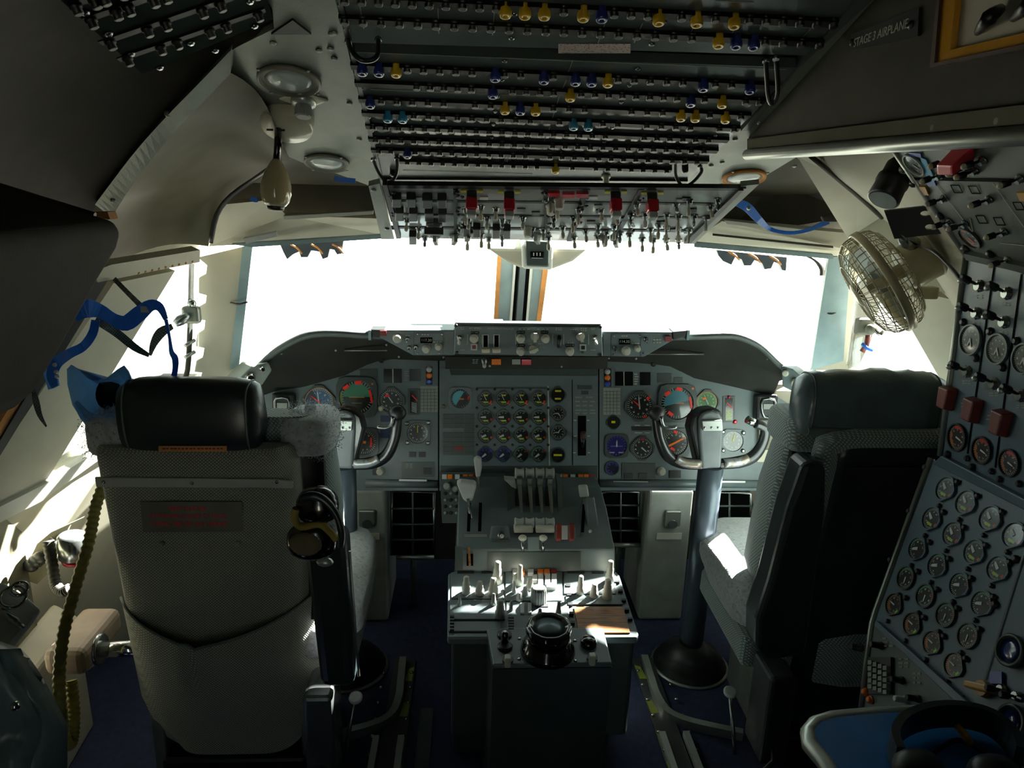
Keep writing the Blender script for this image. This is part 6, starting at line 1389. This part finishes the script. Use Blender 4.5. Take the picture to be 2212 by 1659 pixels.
MB().box(PY(1866, 705, 2.12), (.05, .03, .05)).build('body', 'placard_olive', t, .008); MB().ball(PY(1880, 712, 2.09), .016, 10, 6).build('ball', 'placard_olive', t); MB().tube([PY(1885, 705, 2.09), PY(1900, 722, 2.07), PY(1908, 716, 2.07)], .006, 8, 3).build('handle', 'chrome', t)
MB().tube([PY(1876, 720, 2.12), PY(1872, 745, 2.12), PY(1862, 760, 2.12)], .008, 8).build('link', 'guard_brown', t); MB().tube([PY(1862, 742, 2.11), PY(1872, 752, 2.1), PY(1884, 757, 2.1)], .005, 8).build('cable', 'strap_blue', t)
# ================================================================== oxygen mask
om = thing('oxygen_mask', PY(225, 910, 1.56), 'pale blue oxygen mask hanging from blue straps at the left side pane', 'oxygen mask')
rim = [(149, 802), (158, 793), (172, 800), (188, 816), (207, 826), (232, 818), (252, 802), (266, 794), (276, 806), (284, 826), (297, 818), (288, 856), (266, 890), (236, 908), (204, 912), (180, 898), (160, 868), (150, 832)]
n_ = len(rim); hole = [(236 + 30 * math.cos(-2.4 + 2 * PI * i / n_), 852 + 36 * math.sin(-2.4 + 2 * PI * i / n_)) for i in range(n_)]
R1 = [PY(x, y, 1.53) for x, y in rim]; Hh = [PY(x, y, 1.60) for x, y in hole]; Hb = [PY(236 + (x - 236) * .8, 852 + (y - 852) * .8, 1.65) for x, y in hole]
mid = [a.lerp(b, .5) + Vector((0, .015, -.004)) for a, b in zip(R1, Hh)]
out = [PY(226 + (x - 226) * 1.06, 858 + (y - 858) * 1.08 + (6 if y > 850 else 0), 1.55) for x, y in rim]; bk = [PY(228 + (x - 228) * .75, 870 + (y - 870) * .75, 1.68) for x, y in rim]
MB().rings([bk, out, R1, mid, Hh], caps=False).build('face_cup', 'mask_blue', om); MB().rings([Hh, Hb], caps=False).build('inner_cup', 'mask_dark', om); MB().add(Hb, [tuple(range(n_))]).build('cup_back', 'mask_dark', om)
ribbon([(162, 868, 1.535), (188, 902, 1.535), (222, 914, 1.535), (255, 900, 1.535), (283, 862, 1.535)], [10, 26, 32, 26, 8]).build('chin_band', 'mask_blue', om)
ribbon([(163, 690, 1.6), (185, 668, 1.62), (215, 672, 1.66), (245, 690, 1.68), (272, 698, 1.68), (300, 678, 1.66), (325, 660, 1.64), (345, 664, 1.63), (358, 690, 1.62)], [14, 40, 30, 26, 34, 34, 26, 18, 10]).build('head_strap', 'strap_blue', om)
ribbon([(358, 690, 1.62), (366, 730, 1.61), (370, 760, 1.6), (378, 775, 1.6), (378, 800, 1.59), (372, 828, 1.58)], [8, 6, 10, 14, 12, 14]).build('side_strap', 'strap_blue', om)
ribbon([(206, 690, 1.68), (250, 718, 1.7), (290, 750, 1.7), (322, 768, 1.7)], [18, 18, 16, 8]).build('mesh_strap', 'mesh_strap', om); ribbon([(372, 705, 1.64), (348, 718, 1.66), (332, 742, 1.68), (324, 768, 1.7)], [12, 22, 16, 6]).build('mesh_strap', 'mesh_strap', om)
ribbon([(246, 602, 1.8), (275, 632, 1.76), (305, 662, 1.7), (316, 676, 1.66)], [10, 10, 11, 9]).build('hanger_strap', 'mesh_strap', om); MB().box(PY(314, 668, 1.65), (.018, .006, .014)).build('buckle', 'alu', om)
ribbon([(206, 692, 1.66), (200, 720, 1.64), (180, 748, 1.6), (150, 764, 1.58), (122, 784, 1.57), (112, 812, 1.57), (118, 836, 1.57)], [18, 20, 20, 22, 26, 24, 14]).build('cheek_strap', 'strap_blue', om)
for y in (788, 803, 813): MB().lathe([(.005, 0), (.003, .004)], PY(118 + (y - 788) * .2, y, 1.565), (0, -1, 0), 10).build('stud', 'cream', om)
MB().prism([PY(x, y, 1.58) for x, y in ((92, 802), (110, 790), (118, 838), (104, 842))], (0, .02, 0)).build('strap_clip', 'mask_blue', om)
ribbon([(72, 842, 1.52), (78, 870, 1.52), (86, 898, 1.52), (100, 922, 1.52)], [8, 14, 10, 3]).build('strap_tail', 'mesh_strap', om)
MB().tube([PY(222, 905, 1.6), PY(218, 930, 1.62), PY(214, 950, 1.64)], .018, 10).build('hose_stub', 'mask_blue', om)
# loose ribbed hose
path = [PY(x, y, Y) for x, y, Y in ((236, 1020, 1.66), (208, 1090, 1.62), (192, 1170, 1.58), (163, 1270, 1.52), (137, 1370, 1.46), (128, 1470, 1.43), (134, 1560, 1.42), (142, 1605, 1.42), (156, 1600, 1.44), (160, 1540, 1.47), (154, 1470, 1.5))]
pts, _ = spline(path, 26); oh = thing('ribbed_hose', pts[200], 'long ribbed olive hose hanging in a loop left of the seat back', 'hose')
MB().tube(pts, [.0135 if i % 4 < 2 else .0115 for i in range(len(pts))], 10).build('hose', 'hose', oh)
# ================================================================== left console pieces
cn = thing('side_bottle', PY(150, 1212, 1.75), 'small grey cylindrical bottle with red base on the left sidewall', 'bottle')
MB().lathe([(.01, 0), (.032, .004), (.034, .06), (.028, .066)], PY(158, 1206, 1.72), (.1, 0, 1), 20).build('body', 'steel', cn); MB().lathe([(.012, -.014), (.024, -.012), (.028, 0)], PY(158, 1206, 1.72), (.1, 0, 1), 16).build('red_base', 'red', cn)
MB().tube([PY(130, 1180, 1.74), PY(108, 1165, 1.75)], .008, 8).build('bracket', 'alu_dull', cn)
gh = [PY(x, y, Y) for x, y, Y in ((104, 1168, 1.72), (112, 1215, 1.7), (120, 1262, 1.68), (134, 1278, 1.66), (150, 1272, 1.66))]; pts, _ = spline(gh, 14)
t = thing('console_hose', gh[-1], 'short dark ribbed hose below the sidewall beside the grey bottle', 'hose'); MB().tube(pts, [.014 if i % 3 else .012 for i in range(len(pts))], 10).build('hose', 'hose_dark', t)
t = thing('sidewall_bracket', PY(75, 1210, 1.74), 'dark worn bracket recess on the left sidewall beside the short hose', 'bracket')
MB().prism([PY(x, y, 1.76) for x, y in ((45, 1250), (80, 1175), (110, 1150), (180, 1118), (150, 1135), (140, 1160), (110, 1230), (80, 1262))], (0, .01, 0)).build('plate', 'liner_olive', t); 
for x, y in ((78, 1212), (66, 1222), (88, 1205)): MB().ball(PY(x, y, 1.74), (.02, .012, .018), 10, 6).build('lug', 'placard_dark', t)
co = thing('side_console', (-1.0, 1.5, .0), 'pale side console with sloping edge beside the left seat', 'console')
co_pts = [PZ(60, 1400, .42), PZ(235, 1270, .42), PZ(250, 1330, .42), PZ(150, 1440, .42)]
MB().prism([Vector((-1.12, 1.35, .0)), Vector((-1.12, 1.35, .36)), Vector((-1.09, 1.35, .40)), Vector((-1.03, 1.35, .36)), Vector((-1.03, 1.35, 0))], (-.04, .5, 0)).build('body', 'liner', co, .01)
tr = thing('ring_tray', PY(40, 1310, 1.3), 'pale metal tray edge with chrome ring pulls at the left frame edge', 'tray')
TP = Pl(PY(40, 1330, 1.3), (.3, -.5, .8)); prism_px(TP, [(-60, 1250), (10, 1258), (60, 1290), (88, 1315), (60, 1352), (20, 1400), (-60, 1450)], .02).build('plate', 'white_key', tr, .006)
for x, y, r_ in ((28, 1290, .022), (42, 1272, .014)): MB().tube([TP.p(x, y, .012) + TP.u * (r_ * math.cos(2 * PI * k / 16)) + TP.v * (r_ * math.sin(2 * PI * k / 16)) for k in range(16)], .004, 8, loop=True).build('ring_pull', 'chrome', tr)
MB().tube([TP.p(0, 1318, .008), TP.p(30, 1340, .01), TP.p(52, 1356, .008)], [.005, .008, .004], 8, 2).build('pin', 'chrome', tr)
jk = thing('grey_jacket', PY(40, 1700, 1.1), 'crumpled dark grey jacket at the lower left corner of the view', 'jacket')
rows = []
for i in range(16):
    v = i / 15; y = 1385 + 330 * v; r = []
    for k in range(14):
        u = k / 13; xr = 0 + 108 * min(1, (v * 1.9) ** .8) if v < .6 else 108
        x = -90 + (90 + xr) * u; d = 1.14 - .07 * math.sin(PI * u) + .025 * noise.noise(Vector((u * 4, v * 5, .5))) + .012 * math.sin(u * 9 + v * 6) + .06 * u * u
        r.append(PY(x, y, d))
    rows.append(r)
back = [[p + Vector((0, .05, -.05)) for p in r] for r in rows]
MB().rings([a + b[::-1] for a, b in zip(rows, back)]).build('cloth', 'jacket', jk); MB().ball(PY(33, 1525, 1.08), .008, 10, 6).build('snap_button', 'chrome', jk)
# ================================================================== dark cabinet corner in the left foreground
cb = thing('corner_cabinet', PY(0, 890, .86), 'large dark rounded cabinet corner in the left foreground', 'cabinet')
MB().prism([PY(x, y, .86) for x, y in ((-160, 360), (0, 402), (205, 464), (250, 478), (264, 502), (256, 534), (216, 600), (132, 752), (78, 842), (40, 876), (0, 892), (-160, 905))], (-.02, -.3, 0)).build('shell', 'hood', cb, .02, 4)
MB().tube([PY(x, y, .865) for x, y in ((-60, 384), (80, 428), (205, 466))], .004, 6).build('top_seam', 'brown', cb)
MB().prism([PY(x, y, .9) for x, y in ((200, 458), (232, 458), (238, 474), (206, 470))], (0, .02, 0)).build('hinge', 'sealant', cb)
# ================================================================== headset hung on the captain's seat
h2 = thing('hung_headset', PY(680, 1200, 1.42), 'black headset with worn tan ear cushions hanging beside the cloth seat back', 'headset', 'headsets')
Yh = 1.40
def cup(px, py, rx, ry, m, yo, tilt):
    c = PY(px, py, Yh + yo); s_ = depth(c) / F
    return c, rx * s_, ry * s_
c, a_, b_ = cup(686, 1092, 46, 42, 'black', 0, 0)
u_ = MB().ball(c, (a_, .03, b_), 20, 10, .85).build('ear_cup', 'black_gloss', h2)
for v in u_.data.vertices: pass
c2, a2, b2 = cup(674, 1168, 54, 44, 'black', .005, 0)
u2 = MB().ball(c2, (a2, .026, b2), 20, 10, .85).build('ear_cup', 'black_gloss', h2)
MB().ball(c2 + Vector((-.006, -.012, .002)), (a2 * .74, .02, b2 * .7), 20, 10).build('cup_lining', 'cup_inner', u2)
MB().tube([PY(x, y, Yh - .02) for x, y in ((640, 1098), (636, 1118), (650, 1138), (690, 1132), (712, 1148), (728, 1166))], .008, 8, 4).build('foam_edge', 'tan_foam', h2)
MB().tube([PY(x, y, Yh - .03) for x, y in ((648, 1078), (672, 1070), (700, 1080), (726, 1110), (738, 1150), (736, 1182))], [.006, .009, .009, .008, .008, .006], 8, 4).build('headband', 'leather', h2)
MB().ball(PY(702, 1214, Yh), (.018, .01, .01), 10, 6).build('mount', 'alu', h2)
